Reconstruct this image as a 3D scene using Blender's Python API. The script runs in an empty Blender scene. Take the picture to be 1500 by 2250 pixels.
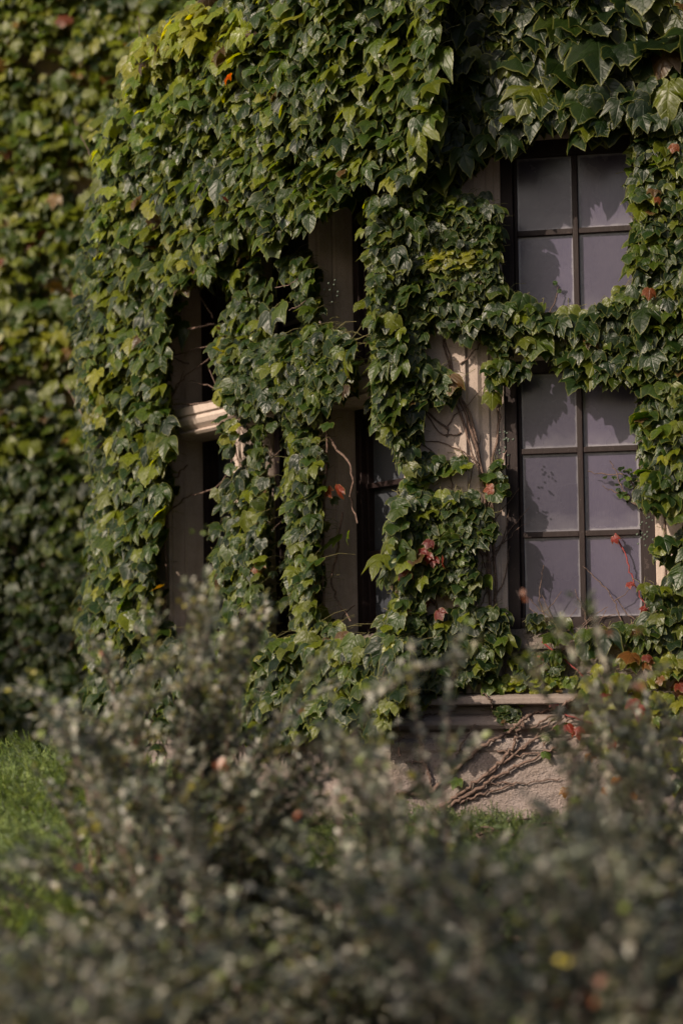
import bpy, bmesh, math, random
import numpy as np
from mathutils import Matrix, Vector
random.seed(7); RNG = np.random.default_rng(11)
SC = bpy.context.scene
COL = SC.collection
rad = math.radians

# ------------------------------------------------------------------ camera
F = 5312.0                       # focal length in photo pixels (85 mm on a 36 mm tall frame, 2250 px)
PITCH, ROLL = rad(4.04), rad(0.85)
EYE = np.array([0.0, 0.0, 1.0])
fw = np.array([0, math.cos(PITCH), math.sin(PITCH)])
r0 = np.array([1.0, 0, 0]); u0 = np.array([0, -math.sin(PITCH), math.cos(PITCH)])
up = u0 * math.cos(ROLL) + r0 * math.sin(ROLL)
rt = r0 * math.cos(ROLL) - u0 * math.sin(ROLL)

def ray(px, py):
    px = np.asarray(px, float); py = np.asarray(py, float)
    v = fw + np.multiply.outer((px - 750) / F, rt) - np.multiply.outer((py - 1125) / F, up)
    return v
def at_depth(px, py, D):
    v = ray(px, py); return EYE + v * (np.asarray(D) / v[..., 1])[..., None]

class Facet:
    """vertical wall plane: s along it, d out of it, z up"""
    def __init__(s, ox, oy, tx, ty, nx, ny):
        s.o = np.array([ox, oy]); s.t = np.array([tx, ty]); s.n = np.array([nx, ny])
    def P(s, a, d, z):
        a = np.asarray(a, float); d = np.asarray(d, float); z = np.asarray(z, float)
        return np.stack([s.o[0] + a * s.t[0] + d * s.n[0], s.o[1] + a * s.t[1] + d * s.n[1], z + 0 * a], -1)
    def hit(s, px, py, d=0.0):
        """s, z of the point where the sight line meets the plane offset d"""
        v = ray(px, py)
        den = v[..., 0] * s.n[0] + v[..., 1] * s.n[1]
        k = (s.o @ s.n + d - EYE[0] * s.n[0] - EYE[1] * s.n[1]) / den
        p = EYE + v * k[..., None]
        return (p[..., :2] - s.o) @ s.t, p[..., 2]
    def n3(s): return np.array([s.n[0], s.n[1], 0.0])

TH, PH = rad(13), rad(60)
c0 = at_depth(905, 1500, 8.3)
FR = Facet(c0[0], c0[1], math.cos(TH), -math.sin(TH), -math.sin(TH), -math.cos(TH))      # front facet
LE = Facet(c0[0], c0[1], -math.cos(PH), math.sin(PH), -math.sin(PH), -math.cos(PH))      # canted facet
w0 = at_depth(100, 1500, 15.0)
WI = Facet(w0[0], w0[1], math.cos(TH), -math.sin(TH), -math.sin(TH), -math.cos(TH))      # far wing
MIT = math.tan((PH - TH) / 2)
SUN = np.array([-0.63, -0.50, 0.50]); SUN /= np.linalg.norm(SUN)

# ------------------------------------------------------------------ helpers
def tag(o, label=None, cat=None, group=None, kind=None):
    if label: o['label'] = label
    if cat: o['category'] = cat
    if group: o['group'] = group
    if kind: o['kind'] = kind
    return o
def empty(name, loc, label, cat, group=None):
    o = bpy.data.objects.new(name, None); COL.objects.link(o); o.location = loc
    o.empty_display_size = .1
    return tag(o, label, cat, group)
def link(name, me, mat, parent=None):
    o = bpy.data.objects.new(name, me); COL.objects.link(o)
    if mat: me.materials.append(mat)
    if parent:
        o.parent = parent; o.matrix_parent_inverse = Matrix.Translation(-parent.location)
    return o

class MB:
    def __init__(s): s.v = []; s.f = []
    def add(s, pts, faces):
        k = len(s.v); s.v += [tuple(map(float, p)) for p in pts]; s.f += [tuple(i + k for i in f) for f in faces]
    def vprism(s, fac, prof, z0, z1):
        """closed outline in (s, d) extruded upward"""
        n = len(prof); a = [p[0] for p in prof]; d = [p[1] for p in prof]
        lo = fac.P(a, d, np.full(n, z0)); hi = fac.P(a, d, np.full(n, z1))
        s.add(list(lo) + list(hi), [tuple(range(n)), tuple(range(n, 2 * n))] +
              [(i, (i + 1) % n, n + (i + 1) % n, n + i) for i in range(n)])
    def hprism(s, fac, prof, s0, s1, m0=0.0, m1=0.0):
        """closed outline in (d, z) swept along s; m0/m1 mitre the ends"""
        n = len(prof); d = np.array([p[0] for p in prof]); z = np.array([p[1] for p in prof])
        lo = fac.P(s0 + m0 * d, d, z); hi = fac.P(s1 + m1 * d, d, z)
        s.add(list(lo) + list(hi), [tuple(range(n)), tuple(range(n, 2 * n))] +
              [(i, (i + 1) % n, n + (i + 1) % n, n + i) for i in range(n)])
    def box(s, fac, s0, s1, d0, d1, z0, z1):
        s.vprism(fac, [(s0, d0), (s1, d0), (s1, d1), (s0, d1)], z0, z1)
    def tube(s, pts, radii, sides=5):
        pts = np.asarray(pts, float); n = len(pts); base = len(s.v)
        tan = np.gradient(pts, axis=0); tan /= np.linalg.norm(tan, axis=1)[:, None] + 1e-9
        ref = np.array([.31, .52, .79]); a = np.cross(tan, ref); a /= np.linalg.norm(a, axis=1)[:, None] + 1e-9
        b = np.cross(tan, a)
        for i in range(n):
            for k in range(sides):
                q = 2 * math.pi * k / sides
                s.v.append(tuple(pts[i] + radii[i] * (a[i] * math.cos(q) + b[i] * math.sin(q))))
        for i in range(n - 1):
            for k in range(sides):
                s.f.append((base + i * sides + k, base + i * sides + (k + 1) % sides,
                            base + (i + 1) * sides + (k + 1) % sides, base + (i + 1) * sides + k))
    def build(s, name, mat, parent=None, bevel=0, smooth=False):
        me = bpy.data.meshes.new(name); me.from_pydata(s.v, [], s.f)
        bm = bmesh.new(); bm.from_mesh(me); bmesh.ops.recalc_face_normals(bm, faces=bm.faces); bm.to_mesh(me); bm.free()
        if smooth: me.shade_smooth()
        o = link(name, me, mat, parent)
        if bevel:
            m = o.modifiers.new('bevel', 'BEVEL'); m.width = bevel; m.segments = 2; m.limit_method = 'ANGLE'; m.angle_limit = rad(40)
        return o

def np_mesh(name, V, quads, tris, mat, parent, col=None, uv=None, smooth=True):
    me = bpy.data.meshes.new(name)
    nq, nt = len(quads), len(tris)
    me.vertices.add(len(V)); me.vertices.foreach_set('co', np.ascontiguousarray(V, np.float32).ravel())
    loops = np.concatenate([np.asarray(quads, np.int32).ravel(), np.asarray(tris, np.int32).ravel()]).astype(np.int32)
    me.loops.add(len(loops)); me.loops.foreach_set('vertex_index', loops)
    me.polygons.add(nq + nt)
    me.polygons.foreach_set('loop_start', np.concatenate([np.arange(nq) * 4, nq * 4 + np.arange(nt) * 3]).astype(np.int32))
    if col is not None:
        at = me.attributes.new('leafcol', 'FLOAT_COLOR', 'POINT'); at.data.foreach_set('color', np.ascontiguousarray(col, np.float32).ravel())
    if uv is not None:
        at = me.attributes.new('leafpos', 'FLOAT_VECTOR', 'POINT'); at.data.foreach_set('vector', np.ascontiguousarray(uv, np.float32).ravel())
    me.update(calc_edges=True); me.validate()
    if smooth: me.shade_smooth()
    return link(name, me, mat, parent)

# ------------------------------------------------------------------ materials
def newmat(name):
    m = bpy.data.materials.new(name); m.use_nodes = True; nt = m.node_tree
    for n in list(nt.nodes): nt.nodes.remove(n)
    out = nt.nodes.new('ShaderNodeOutputMaterial')
    return m, nt, out
class G:
    def __init__(s, nt): s.nt = nt
    def n(s, typ, **kw):
        nd = s.nt.nodes.new(typ)
        for k, v in kw.items():
            if k.startswith('i_'):
                key = k[2:].replace('_', ' ')
                nd.inputs[key].default_value = v
            else: setattr(nd, k, v)
        return nd
    def l(s, a, b): s.nt.links.new(a, b)
    def math(s, op, a, b=None, clamp=False):
        nd = s.nt.nodes.new('ShaderNodeMath'); nd.operation = op; nd.use_clamp = clamp
        for i, x in enumerate((a, b)):
            if x is None: continue
            if isinstance(x, (int, float)): nd.inputs[i].default_value = x
            else: s.l(x, nd.inputs[i])
        return nd.outputs[0]
    def noise(s, vec, scale, detail=4, rough=.55):
        nd = s.n('ShaderNodeTexNoise'); nd.inputs['Scale'].default_value = scale; nd.inputs['Detail'].default_value = detail
        nd.inputs['Roughness'].default_value = rough; s.l(vec, nd.inputs['Vector']); return nd.outputs['Fac']
    def ramp(s, fac, stops):
        nd = s.n('ShaderNodeValToRGB'); cr = nd.color_ramp
        while len(cr.elements) < len(stops): cr.elements.new(.5)
        for e, (p, c) in zip(cr.elements, stops): e.position = p; e.color = (*c, 1) if len(c) == 3 else c
        s.l(fac, nd.inputs[0]); return nd.outputs[0]
    def mix(s, fac, a, b, mode='MIX'):
        nd = s.n('ShaderNodeMix', data_type='RGBA', blend_type=mode)
        if isinstance(fac, (int, float)): nd.inputs[0].default_value = fac
        else: s.l(fac, nd.inputs[0])
        for i, x in ((6, a), (7, b)):
            if isinstance(x, tuple): nd.inputs[i].default_value = (*x, 1)
            else: s.l(x, nd.inputs[i])
        return nd.outputs[2]

def stone_mat(name, ca, cb, bump=.25, grain=220, pits=False):
    m, nt, out = newmat(name); g = G(nt)
    co = g.n('ShaderNodeNewGeometry').outputs['Position']
    big = g.noise(co, 3.2, 5); mid = g.noise(co, 19, 6, .65); fine = g.noise(co, grain, 3)
    sm = g.n('ShaderNodeMapping'); sm.inputs['Scale'].default_value = (9, 9, 1.1); g.l(co, sm.inputs[0])
    streak = g.noise(sm.outputs[0], 2.0, 5, .6)
    c = g.mix(g.ramp(big, [(.3, (0, 0, 0)), (.7, (1, 1, 1))]), ca, cb)
    c = g.mix(g.math('MULTIPLY', g.ramp(streak, [(.45, (0, 0, 0)), (.72, (1, 1, 1))]), .5), c, (.16, .12, .10))
    c = g.mix(g.math('MULTIPLY', g.ramp(mid, [(.5, (0, 0, 0)), (.72, (1, 1, 1))]), .35), c, (.2, .155, .13))
    c = g.mix(g.math('MULTIPLY', g.ramp(fine, [(.35, (1, 1, 1)), (.5, (0, 0, 0))]), .35), c, (.18, .14, .12))
    p = g.n('ShaderNodeBsdfPrincipled', i_Roughness=.9)
    p.inputs['Specular IOR Level'].default_value = .2
    g.l(c, p.inputs['Base Color'])
    h = g.math('ADD', g.math('MULTIPLY', fine, .5), g.math('MULTIPLY', mid, .8))
    if pits:
        dm = g.noise(co, 2.6, 6, .6)
        c = g.mix(g.math('MULTIPLY', g.ramp(dm, [(.46, (0, 0, 0)), (.62, (1, 1, 1))]), .6), c, (.075, .066, .05))
        g.l(c, p.inputs['Base Color'])
        h = g.math('ADD', h, g.math('ADD', g.math('MULTIPLY', g.noise(co, 60, 5, .7), 1.2), g.math('MULTIPLY', g.noise(co, 6, 3), 2.5)))
    b = g.n('ShaderNodeBump', i_Strength=bump, i_Distance=.012); g.l(h, b.inputs['Height']); g.l(b.outputs[0], p.inputs['Normal'])
    g.l(p.outputs[0], out.inputs[0]); return m

def wood_mat(name, c1, c2):
    m, nt, out = newmat(name); g = G(nt)
    co = g.n('ShaderNodeNewGeometry').outputs['Position']
    mp = g.n('ShaderNodeMapping'); mp.inputs['Scale'].default_value = (60, 60, 7); g.l(co, mp.inputs[0])
    f = g.noise(mp.outputs[0], 1.5, 5, .6)
    c = g.mix(f, c1, c2)
    chips = g.noise(co, 45, 4, .7)
    c = g.mix(g.ramp(chips, [(.62, (0, 0, 0)), (.68, (1, 1, 1))]), c, (.04, .027, .026))
    p = g.n('ShaderNodeBsdfPrincipled', i_Roughness=.6); p.inputs['Specular IOR Level'].default_value = .25; g.l(c, p.inputs['Base Color'])
    b = g.n('ShaderNodeBump', i_Strength=.3, i_Distance=.004); g.l(f, b.inputs['Height']); g.l(b.outputs[0], p.inputs['Normal'])
    g.l(p.outputs[0], out.inputs[0]); return m

def dusty_glass():
    m, nt, out = newmat('dusty_glass'); g = G(nt)
    co = g.n('ShaderNodeNewGeometry').outputs['Position']
    spk = g.noise(co, 260, 3, .7); cl = g.noise(co, 5, 4)
    mp = g.n('ShaderNodeMapping'); mp.inputs['Scale'].default_value = (320, 320, 40); g.l(co, mp.inputs[0])
    wv = g.noise(mp.outputs[0], 1.0, 3, .6)
    c = g.mix(cl, GLASS_A, GLASS_B)
    c = g.mix(g.math('MULTIPLY', g.ramp(spk, [(.5, (0, 0, 0)), (.66, (1, 1, 1))]), .45), c, (.06, .052, .064))
    c = g.mix(g.math('MULTIPLY', g.ramp(wv, [(.35, (1, 1, 1)), (.6, (0, 0, 0))]), .08), c, (.15, .135, .16))
    lp = g.n('ShaderNodeAttribute', attribute_name='leafpos').outputs['Vector']
    sx = g.n('ShaderNodeSeparateXYZ'); g.l(lp, sx.inputs[0])
    # grime gathered along the putty lines (x: 0..1 distance to the pane's edge, y: height above its bottom)
    edge = g.math('ADD', sx.outputs[0], g.math('MULTIPLY', g.math('SUBTRACT', g.noise(co, 34, 4), .5), .10))
    c = g.mix(g.math('MULTIPLY', g.ramp(edge, [(.03, (1, 1, 1)), (.075, (0, 0, 0))]), .55), c, (.24, .235, .25))
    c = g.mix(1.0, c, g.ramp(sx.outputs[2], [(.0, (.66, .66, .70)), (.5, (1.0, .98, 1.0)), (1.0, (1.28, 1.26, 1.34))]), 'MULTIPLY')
    # rain streaks and a film of dirt thicker towards the bottom of each pane
    c = g.mix(g.math('MULTIPLY', g.ramp(g.math('ADD', sx.outputs[1], g.math('MULTIPLY', g.noise(co, 16, 4), .5)), [(.22, (1, 1, 1)), (.5, (0, 0, 0))]), .3), c, (.17, .16, .185))
    p = g.n('ShaderNodeBsdfPrincipled', i_Roughness=.42); g.l(c, p.inputs['Base Color'])
    p.inputs['Specular IOR Level'].default_value = .5
    g.l(g.math('ADD', g.math('MULTIPLY', cl, .3), .12), p.inputs['Roughness'])
    b = g.n('ShaderNodeBump', i_Strength=.12, i_Distance=.003); g.l(g.noise(co, 55, 3), b.inputs['Height']); g.l(b.outputs[0], p.inputs['Normal'])
    g.l(p.outputs[0], out.inputs[0]); return m
GLASS_A, GLASS_B = (.038, .034, .058), (.056, .048, .080)

def dark_glass():
    m, nt, out = newmat('dark_glass'); g = G(nt)
    co = g.n('ShaderNodeNewGeometry').outputs['Position']
    p = g.n('ShaderNodeBsdfPrincipled', i_Roughness=.12)
    c = g.mix(g.noise(co, 6, 4), (.028, .031, .040), (.06, .064, .076)); g.l(c, p.inputs['Base Color'])
    b = g.n('ShaderNodeBump', i_Strength=.08, i_Distance=.01); g.l(g.noise(co, 9, 2), b.inputs['Height']); g.l(b.outputs[0], p.inputs['Normal'])
    g.l(p.outputs[0], out.inputs[0]); return m

def leaf_mat(name, rough=.4, trans=.3, rim=True, back=(1.25, 1.2, 1.1), vein=True, spec=.5, tcol=(2.6, 2.1, .45), mott=.35):
    m, nt, out = newmat(name); g = G(nt)
    geo = g.n('ShaderNodeNewGeometry')
    a = g.n('ShaderNodeAttribute', attribute_name='leafcol'); lp = g.n('ShaderNodeAttribute', attribute_name='leafpos').outputs['Vector']
    c = a.outputs['Color']
    nz = g.noise(geo.outputs['Position'], 70, 4, .6)
    c = g.mix(mott, c, g.mix(1.0, c, g.ramp(nz, [(.3, (.45, .5, .5)), (.7, (1.6, 1.5, 1.3))]), 'MULTIPLY'))
    if vein:
        sx = g.n('ShaderNodeSeparateXYZ'); g.l(lp, sx.inputs[0])
        ax = g.math('ABSOLUTE', sx.outputs[0]); y = sx.outputs[1]
        d1 = ax
        d2 = g.math('ABSOLUTE', g.math('SUBTRACT', ax, g.math('MULTIPLY', y, .75)))
        d3 = g.math('ABSOLUTE', g.math('SUBTRACT', g.math('MODULO', g.math('ADD', g.math('SUBTRACT', y, g.math('MULTIPLY', ax, .9)), 4.0), .2), .1))
        mn = g.math('MINIMUM', g.math('MINIMUM', d1, d2), g.math('ADD', g.math('MULTIPLY', d3, 1.3), .006))
        vf = g.ramp(mn, [(.0, (1, 1, 1)), (.03, (0, 0, 0))])
        c = g.mix(g.math('MULTIPLY', vf, .5), c, g.mix(1.0, c, (1.8, 1.7, 1.4), 'MULTIPLY'))
    if vein:
        sp = g.noise(geo.outputs['Position'], 38, 5, .7)
        c = g.mix(g.math('MULTIPLY', g.ramp(sp, [(.66, (0, 0, 0)), (.72, (1, 1, 1))]), .7), c, (.085, .055, .02))
    if rim:
        rf = g.ramp(a.outputs['Alpha'], [(.90, (0, 0, 0)), (.985, (1, 1, 1))])
        c = g.mix(g.math('MULTIPLY', rf, .5), c, (.15, .15, .035))
    c = g.mix(g.math('MULTIPLY', geo.outputs['Backfacing'], 1.0), c, g.mix(1.0, c, back, 'MULTIPLY'))
    p = g.n('ShaderNodeBsdfPrincipled', i_Roughness=rough); g.l(c, p.inputs['Base Color'])
    g.l(g.math('ADD', g.math('MULTIPLY', g.noise(geo.outputs['Position'], 9, 2), .34), rough - .19), p.inputs['Roughness'])
    p.inputs['Specular IOR Level'].default_value = spec
    if vein:
        b = g.n('ShaderNodeBump', i_Strength=.5, i_Distance=.004)
        g.l(g.math('SUBTRACT', nz, g.math('MULTIPLY', vf, .5)), b.inputs['Height']); g.l(b.outputs[0], p.inputs['Normal'])
    t = g.n('ShaderNodeBsdfTranslucent'); g.l(g.mix(1.0, c, tcol, 'MULTIPLY'), t.inputs['Color'])
    mx = g.n('ShaderNodeMixShader'); mx.inputs[0].default_value = trans
    g.l(p.outputs[0], mx.inputs[1]); g.l(t.outputs[0], mx.inputs[2]); g.l(mx.outputs[0], out.inputs[0]); return m

def bark_mat(name, c1, c2):
    m, nt, out = newmat(name); g = G(nt)
    co = g.n('ShaderNodeNewGeometry').outputs['Position']
    f = g.noise(co, 120, 5, .6)
    p = g.n('ShaderNodeBsdfPrincipled', i_Roughness=.85); g.l(g.mix(g.ramp(f, [(.35, (0, 0, 0)), (.65, (1, 1, 1))]), c1, c2), p.inputs['Base Color'])
    b = g.n('ShaderNodeBump', i_Strength=.6, i_Distance=.004); g.l(f, b.inputs['Height']); g.l(b.outputs[0], p.inputs['Normal'])
    g.l(p.outputs[0], out.inputs[0]); return m

def soil_mat():
    m, nt, out = newmat('soil'); g = G(nt)
    co = g.n('ShaderNodeNewGeometry').outputs['Position']
    f = g.noise(co, 14, 8, .65)
    c = g.ramp(f, [(.3, (.018, .014, .01)), (.55, (.045, .034, .024)), (.75, (.05, .055, .025))])
    p = g.n('ShaderNodeBsdfPrincipled', i_Roughness=.95); g.l(c, p.inputs['Base Color'])
    b = g.n('ShaderNodeBump', i_Strength=.8, i_Distance=.05); g.l(f, b.inputs['Height']); g.l(b.outputs[0], p.inputs['Normal'])
    g.l(p.outputs[0], out.inputs[0]); return m

M_STONE = stone_mat('limestone', (.41, .335, .30), (.33, .265, .235))
M_ROUGH = stone_mat('rough_limestone', (.27, .222, .212), (.195, .16, .152), bump=1.0, grain=150, pits=True)  # rough stone, base colour also darkened for the shade low on the wall
M_COURSE = stone_mat('shaded_limestone', (.21, .172, .158), (.155, .125, .115), bump=.5)  # darker limestone for the lower courses, their shade put into the colour
M_WING = stone_mat('wing_limestone', (.34, .26, .22), (.24, .18, .15))
M_WOOD = wood_mat('brown_painted_wood', (.009, .0045, .005), (.018, .0095, .0095))
M_DUST = dusty_glass(); M_DARK = dark_glass()
M_LEAF = leaf_mat('ivy_leaf', rough=.42, trans=.36, tcol=(4.2, 3.9, .1), spec=.38)
M_SHRUB = leaf_mat('shrub_leaf', rough=.42, trans=.16, rim=False, vein=False, back=(2.2, 2.1, 2.1), tcol=(2.0, 1.9, .6))
M_NEEDLE = leaf_mat('juniper_needle', rough=.55, trans=.3, rim=False, vein=False, back=(1, 1, 1), tcol=(1.6, 1.6, .6))
M_VINE = bark_mat('vine_bark', (.045, .026, .02), (.15, .095, .075))
M_PETIOLE = bark_mat('leaf_stalk', (.10, .11, .035), (.16, .12, .05))
M_REDSTEM = bark_mat('red_stalk', (.22, .03, .03), (.14, .03, .025))
M_TWIG = bark_mat('shrub_twig', (.05, .03, .024), (.12, .075, .06))
M_BERRY = bark_mat('berry_skin', (.05, .07, .05), (.08, .10, .08))
M_SOIL = soil_mat()

# ------------------------------------------------------------------ levels of the house (z), read off the photo at the front window
def zf(py, px=1280): return float(FR.hit(np.array([px]), np.array([py]))[1][0])
def sf(px, py=1100, fac=FR, d=0.0): return float(fac.hit(np.array([px]), np.array([py]), d)[0][0])
Z_G = zf(1775)                       # foot of the wall
Z_PL0, Z_PL1 = zf(1650, 1000), zf(1622, 1000)
Z_SC0, Z_SC1 = zf(1550, 1150), zf(1524, 1150)
Z_SILL0, Z_SILL1 = zf(1425), zf(1378)
Z_LT = zf(782)                       # top of the lower lights
Z_TR1 = zf(690)                      # top of the transom
Z_UT = zf(292)                       # top of the upper lights
Z_TOP = 4.3
L_END = 2.48

def ground_z(x, y):
    x = np.asarray(x, float); y = np.asarray(y, float)
    t = np.clip((y - 2.0) / 5.6, 0, 1); t = t * t * (3 - 2 * t)
    return (Z_G - .03) * t + .02 * np.sin(x * 2.1 + y * 1.3) * t

# ------------------------------------------------------------------ stone house
house = empty('stone_house', tuple(FR.P(.6, -.2, Z_G)), 'pinkish limestone house with a canted window bay under thick green ivy', 'house')
# front facet
s_st, s_j0, s_j1 = sf(1027), sf(1052), sf(1110)
s_w0, s_w1 = sf(1112, 1100, FR, -.07), sf(1437, 1100, FR, -.07)
s_q1, s_q0 = s_w1 + (s_j1 - s_j0) * .75, s_w1 + (s_j1 - s_j0) * 1.1
BK = -.32
def pier_profile_front(sa, sb):
    return [(BK * -MIT, BK), (0, 0), (s_st, 0), (s_st + .004, -.014), (s_j0, -.014), (s_j0 + .012, -.024), (s_j0 + .035, -.030), (s_j0 + .038, -.038),
            (s_w0 - .022, -.048), (s_w0 - .020, -.056), (s_w0, -.060), (s_w0, BK)]
b = MB(); b.vprism(FR, pier_profile_front(0, s_w0), Z_SC1, Z_UT)
b.build('wall', M_STONE, house, .003)
F_END = 2.2
b = MB(); b.vprism(FR, [(s_w1, BK), (s_w1, -.060), (s_w1 + .02, -.056), (s_w1 + .022, -.048), (s_q1, -.038), (s_q1 + .003, -.030), (s_q0, -.014), (s_q0 + .03, -.014), (s_q0 + .034, 0), (F_END, 0), (F_END, BK)], Z_SC1, Z_UT)
b.build('wall', M_STONE, house, .003)
b = MB(); b.hprism(FR, [(BK, Z_UT), (-.060, Z_UT), (-.02, Z_UT + .05), (0, Z_UT + .055), (0, Z_TOP), (BK, Z_TOP)], 0, F_END, -MIT)
b.build('wall', M_STONE, house, .003)
b = MB(); ze = zf(-75); b.hprism(FR, [(0, ze), (.40, ze + .015), (.42, ze + .03), (.42, ze + .10), (.36, ze + .16), (.30, ze + .2), (0, ze + .24)], 0, F_END); b.build('shade_cornice', M_STONE, house, .004)  # unseen ledge above the view, added to shade the ivy canopy
# apron under the window
b = MB(); b.hprism(FR, [(BK, Z_SC1), (0, Z_SC1), (-.012, Z_SILL0), (BK, Z_SILL0)], s_w0 - .002, s_w1 + .002); b.build('apron_wall', M_ROUGH, house)
b = MB(); b.hprism(FR, [(BK, Z_SILL0), (.004, Z_SILL0), (.004, Z_SILL0 + .02), (-.07, Z_SILL1), (BK, Z_SILL1)], s_w0 - .003, s_w1 + .003); b.build('window_sill', M_ROUGH, house, .004)
# transom bar of the front window
tz0, tz1 = Z_LT, Z_TR1
def transom_prof(z0, z1, nose=-.012):
    h = z1 - z0
    return [(-.22, z0), (-.065, z0), (nose - .033, z0 + h * .10), (nose - .03, z0 + h * .16), (nose - .02, z0 + h * .22), (nose - .012, z0 + h * .36), (nose - .008, z0 + h * .50), (nose, z0 + h * .52), (nose, z0 + h * .74),
            (nose - .03, z0 + h * .88), (-.068, z1), (-.22, z1)]
b = MB(); b.hprism(FR, transom_prof(tz0, tz1, -.03), s_w0 - .004, s_w1 + .004); b.build('transom', M_STONE, house, .003)

# courses that run round the corner on both facets
def course(name, prof, mat, bev=.004):
    for fac, e, nm in ((FR, F_END, name), (LE, L_END, name)):
        b = MB(); b.hprism(fac, prof, 0, e, -MIT); b.build(nm, mat, house, bev)
course('plinth', [(BK, Z_G - .5), (.115, Z_G - .5), (.115, Z_PL0), (.122, Z_PL0 + .004), (.122, Z_PL1 - .012), (.105, Z_PL1), (BK, Z_PL1)], M_ROUGH)
course('plinth_moulding', [(BK, Z_PL1), (.055, Z_PL1), (.045, Z_PL1 + .012), (.045, Z_PL1 + .022), (.075, Z_PL1 + .032), (.088, Z_PL1 + .046), (.082, Z_PL1 + .06), (.06, Z_PL1 + .072), (.02, Z_PL1 + .082), (.012, Z_SC0), (BK, Z_SC0)], M_COURSE)
course('string_course', [(BK, Z_SC0), (.035, Z_SC0), (.085, Z_SC0 + .006), (.085, Z_SC1 - .012), (.07, Z_SC1 - .006), (.002, Z_SC1 + .004), (BK, Z_SC1 + .004)], M_COURSE)

# canted facet: three lights between piers and mullions
def sl(px, py=1100, d=0.0): return sf(px, py, LE, d)
sA = sl(371); sC = sl(692); sB = sl(519)
GAPW = None
mull_half = .026
sp = sB - sC
pier_r = sC - sp                     # nose edge of the corner pier
print('L spacing', sA - sB, sp, pier_r, 'front win', s_w0, s_w1, 'levels', Z_G, Z_PL1, Z_SC1, Z_SILL1, Z_LT, Z_TR1, Z_UT)
DEEP = -.135
def mull(sc):
    h = [(.024, 0), (.026, -.012), (.032, -.014), (.042, -.062), (.037, -.066), (.045, -.074), (.056, -.122), (.058, DEEP), (.058, -.25)]
    return [(sc + a, d) for a, d in h] + [(sc - a, d) for a, d in reversed(h)]
Z_L0 = Z_SILL1
for sc_ in (sC, sB):
    b = MB(); b.vprism(LE, mull(sc_), Z_L0, Z_UT); b.build('mullion', M_STONE, house, .002)
# corner pier and far pier of the canted facet
b = MB(); b.vprism(LE, [(BK * -MIT, BK), (0, 0), (pier_r, 0), (pier_r + .003, -.024), (pier_r + .02, -.05), (pier_r + .05, -.1), (pier_r + .054, DEEP), (pier_r + .054, BK)], Z_SC1, Z_UT)
b.build('wall', M_STONE, house, .003)
b = MB(); b.vprism(LE, [(L_END, BK), (L_END, 0), (sA, 0), (sA - .002, -.012), (sA - .008, -.014), (sA - .018, -.062), (sA - .013, -.066), (sA - .020, -.074), (sA - .032, -.122), (sA - .034, DEEP), (sA - .034, BK)], Z_SC1, Z_UT)
b.build('wall', M_STONE, house, .003)
def lez(px, py):
    a_, z_ = LE.hit(np.array([px], float), np.array([py], float)); return float(a_[0]), float(z_[0])
rake = [lez(258, 330), lez(335, 95), lez(430, 25), lez(600, -60)]
pts = [(0, Z_UT), (L_END, Z_UT), (L_END, rake[0][1])] + rake + [(rake[-1][0], Z_TOP), (0, Z_TOP)]
b = MB(); n_ = len(pts)
fr_ = [LE.P(a_ , 0, z_) for a_, z_ in pts]; bk_ = [LE.P(a_ - (BK * MIT if a_ == 0 else 0), BK, z_) for a_, z_ in pts]
b.add(fr_ + bk_, [tuple(range(n_)), tuple(range(n_, 2 * n_))] + [(i, (i + 1) % n_, n_ + (i + 1) % n_, n_ + i) for i in range(n_)])
b.build('wall', M_STONE, house, .003)
b = MB(); b.hprism(LE, [(BK, Z_SC1), (0, Z_SC1), (0, Z_L0 - .04), (-.11, Z_L0), (BK, Z_L0)], pier_r + .05, sA - .05); b.build('apron_wall', M_ROUGH, house, .003)
def zl(py, px=450): return float(LE.hit(np.array([px]), np.array([py]))[1][0])
LT0, LT1 = zl(958, 430), zl(884, 430)
lights = [(pier_r + .054, sC - .058), (sC + .058, sB - .058), (sB + .058, sA - .034)]
for a, e in lights:
    b = MB(); h = LT1 - LT0
    b.hprism(LE, [(-.22, LT0), (-.05, LT0), (.0, LT0 + h * .05), (.012, LT0 + h * .13), (-.005, LT0 + h * .2), (.018, LT0 + h * .34), (.026, LT0 + h * .48), (.018, LT0 + h * .6), (.03, LT0 + h * .63), (.03, LT0 + h * .86), (-.1, LT1), (-.22, LT1)], a - .05, e + .055)
    b.build('transom', M_STONE, house, .002)
# the bay's return beyond the far pier
e0 = LE.P(L_END, 0, 0.0); PE = rad(107)
EN = Facet(e0[0], e0[1], -math.cos(PE), math.sin(PE), -math.sin(PE), -math.cos(PE))
b = MB(); b.vprism(EN, [(0, 0), (2.6, 0), (2.6, -.32), (.32 * MIT, -.32)], Z_G - .5, rake[0][1]); b.build('return_wall', M_STONE, house)

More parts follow.
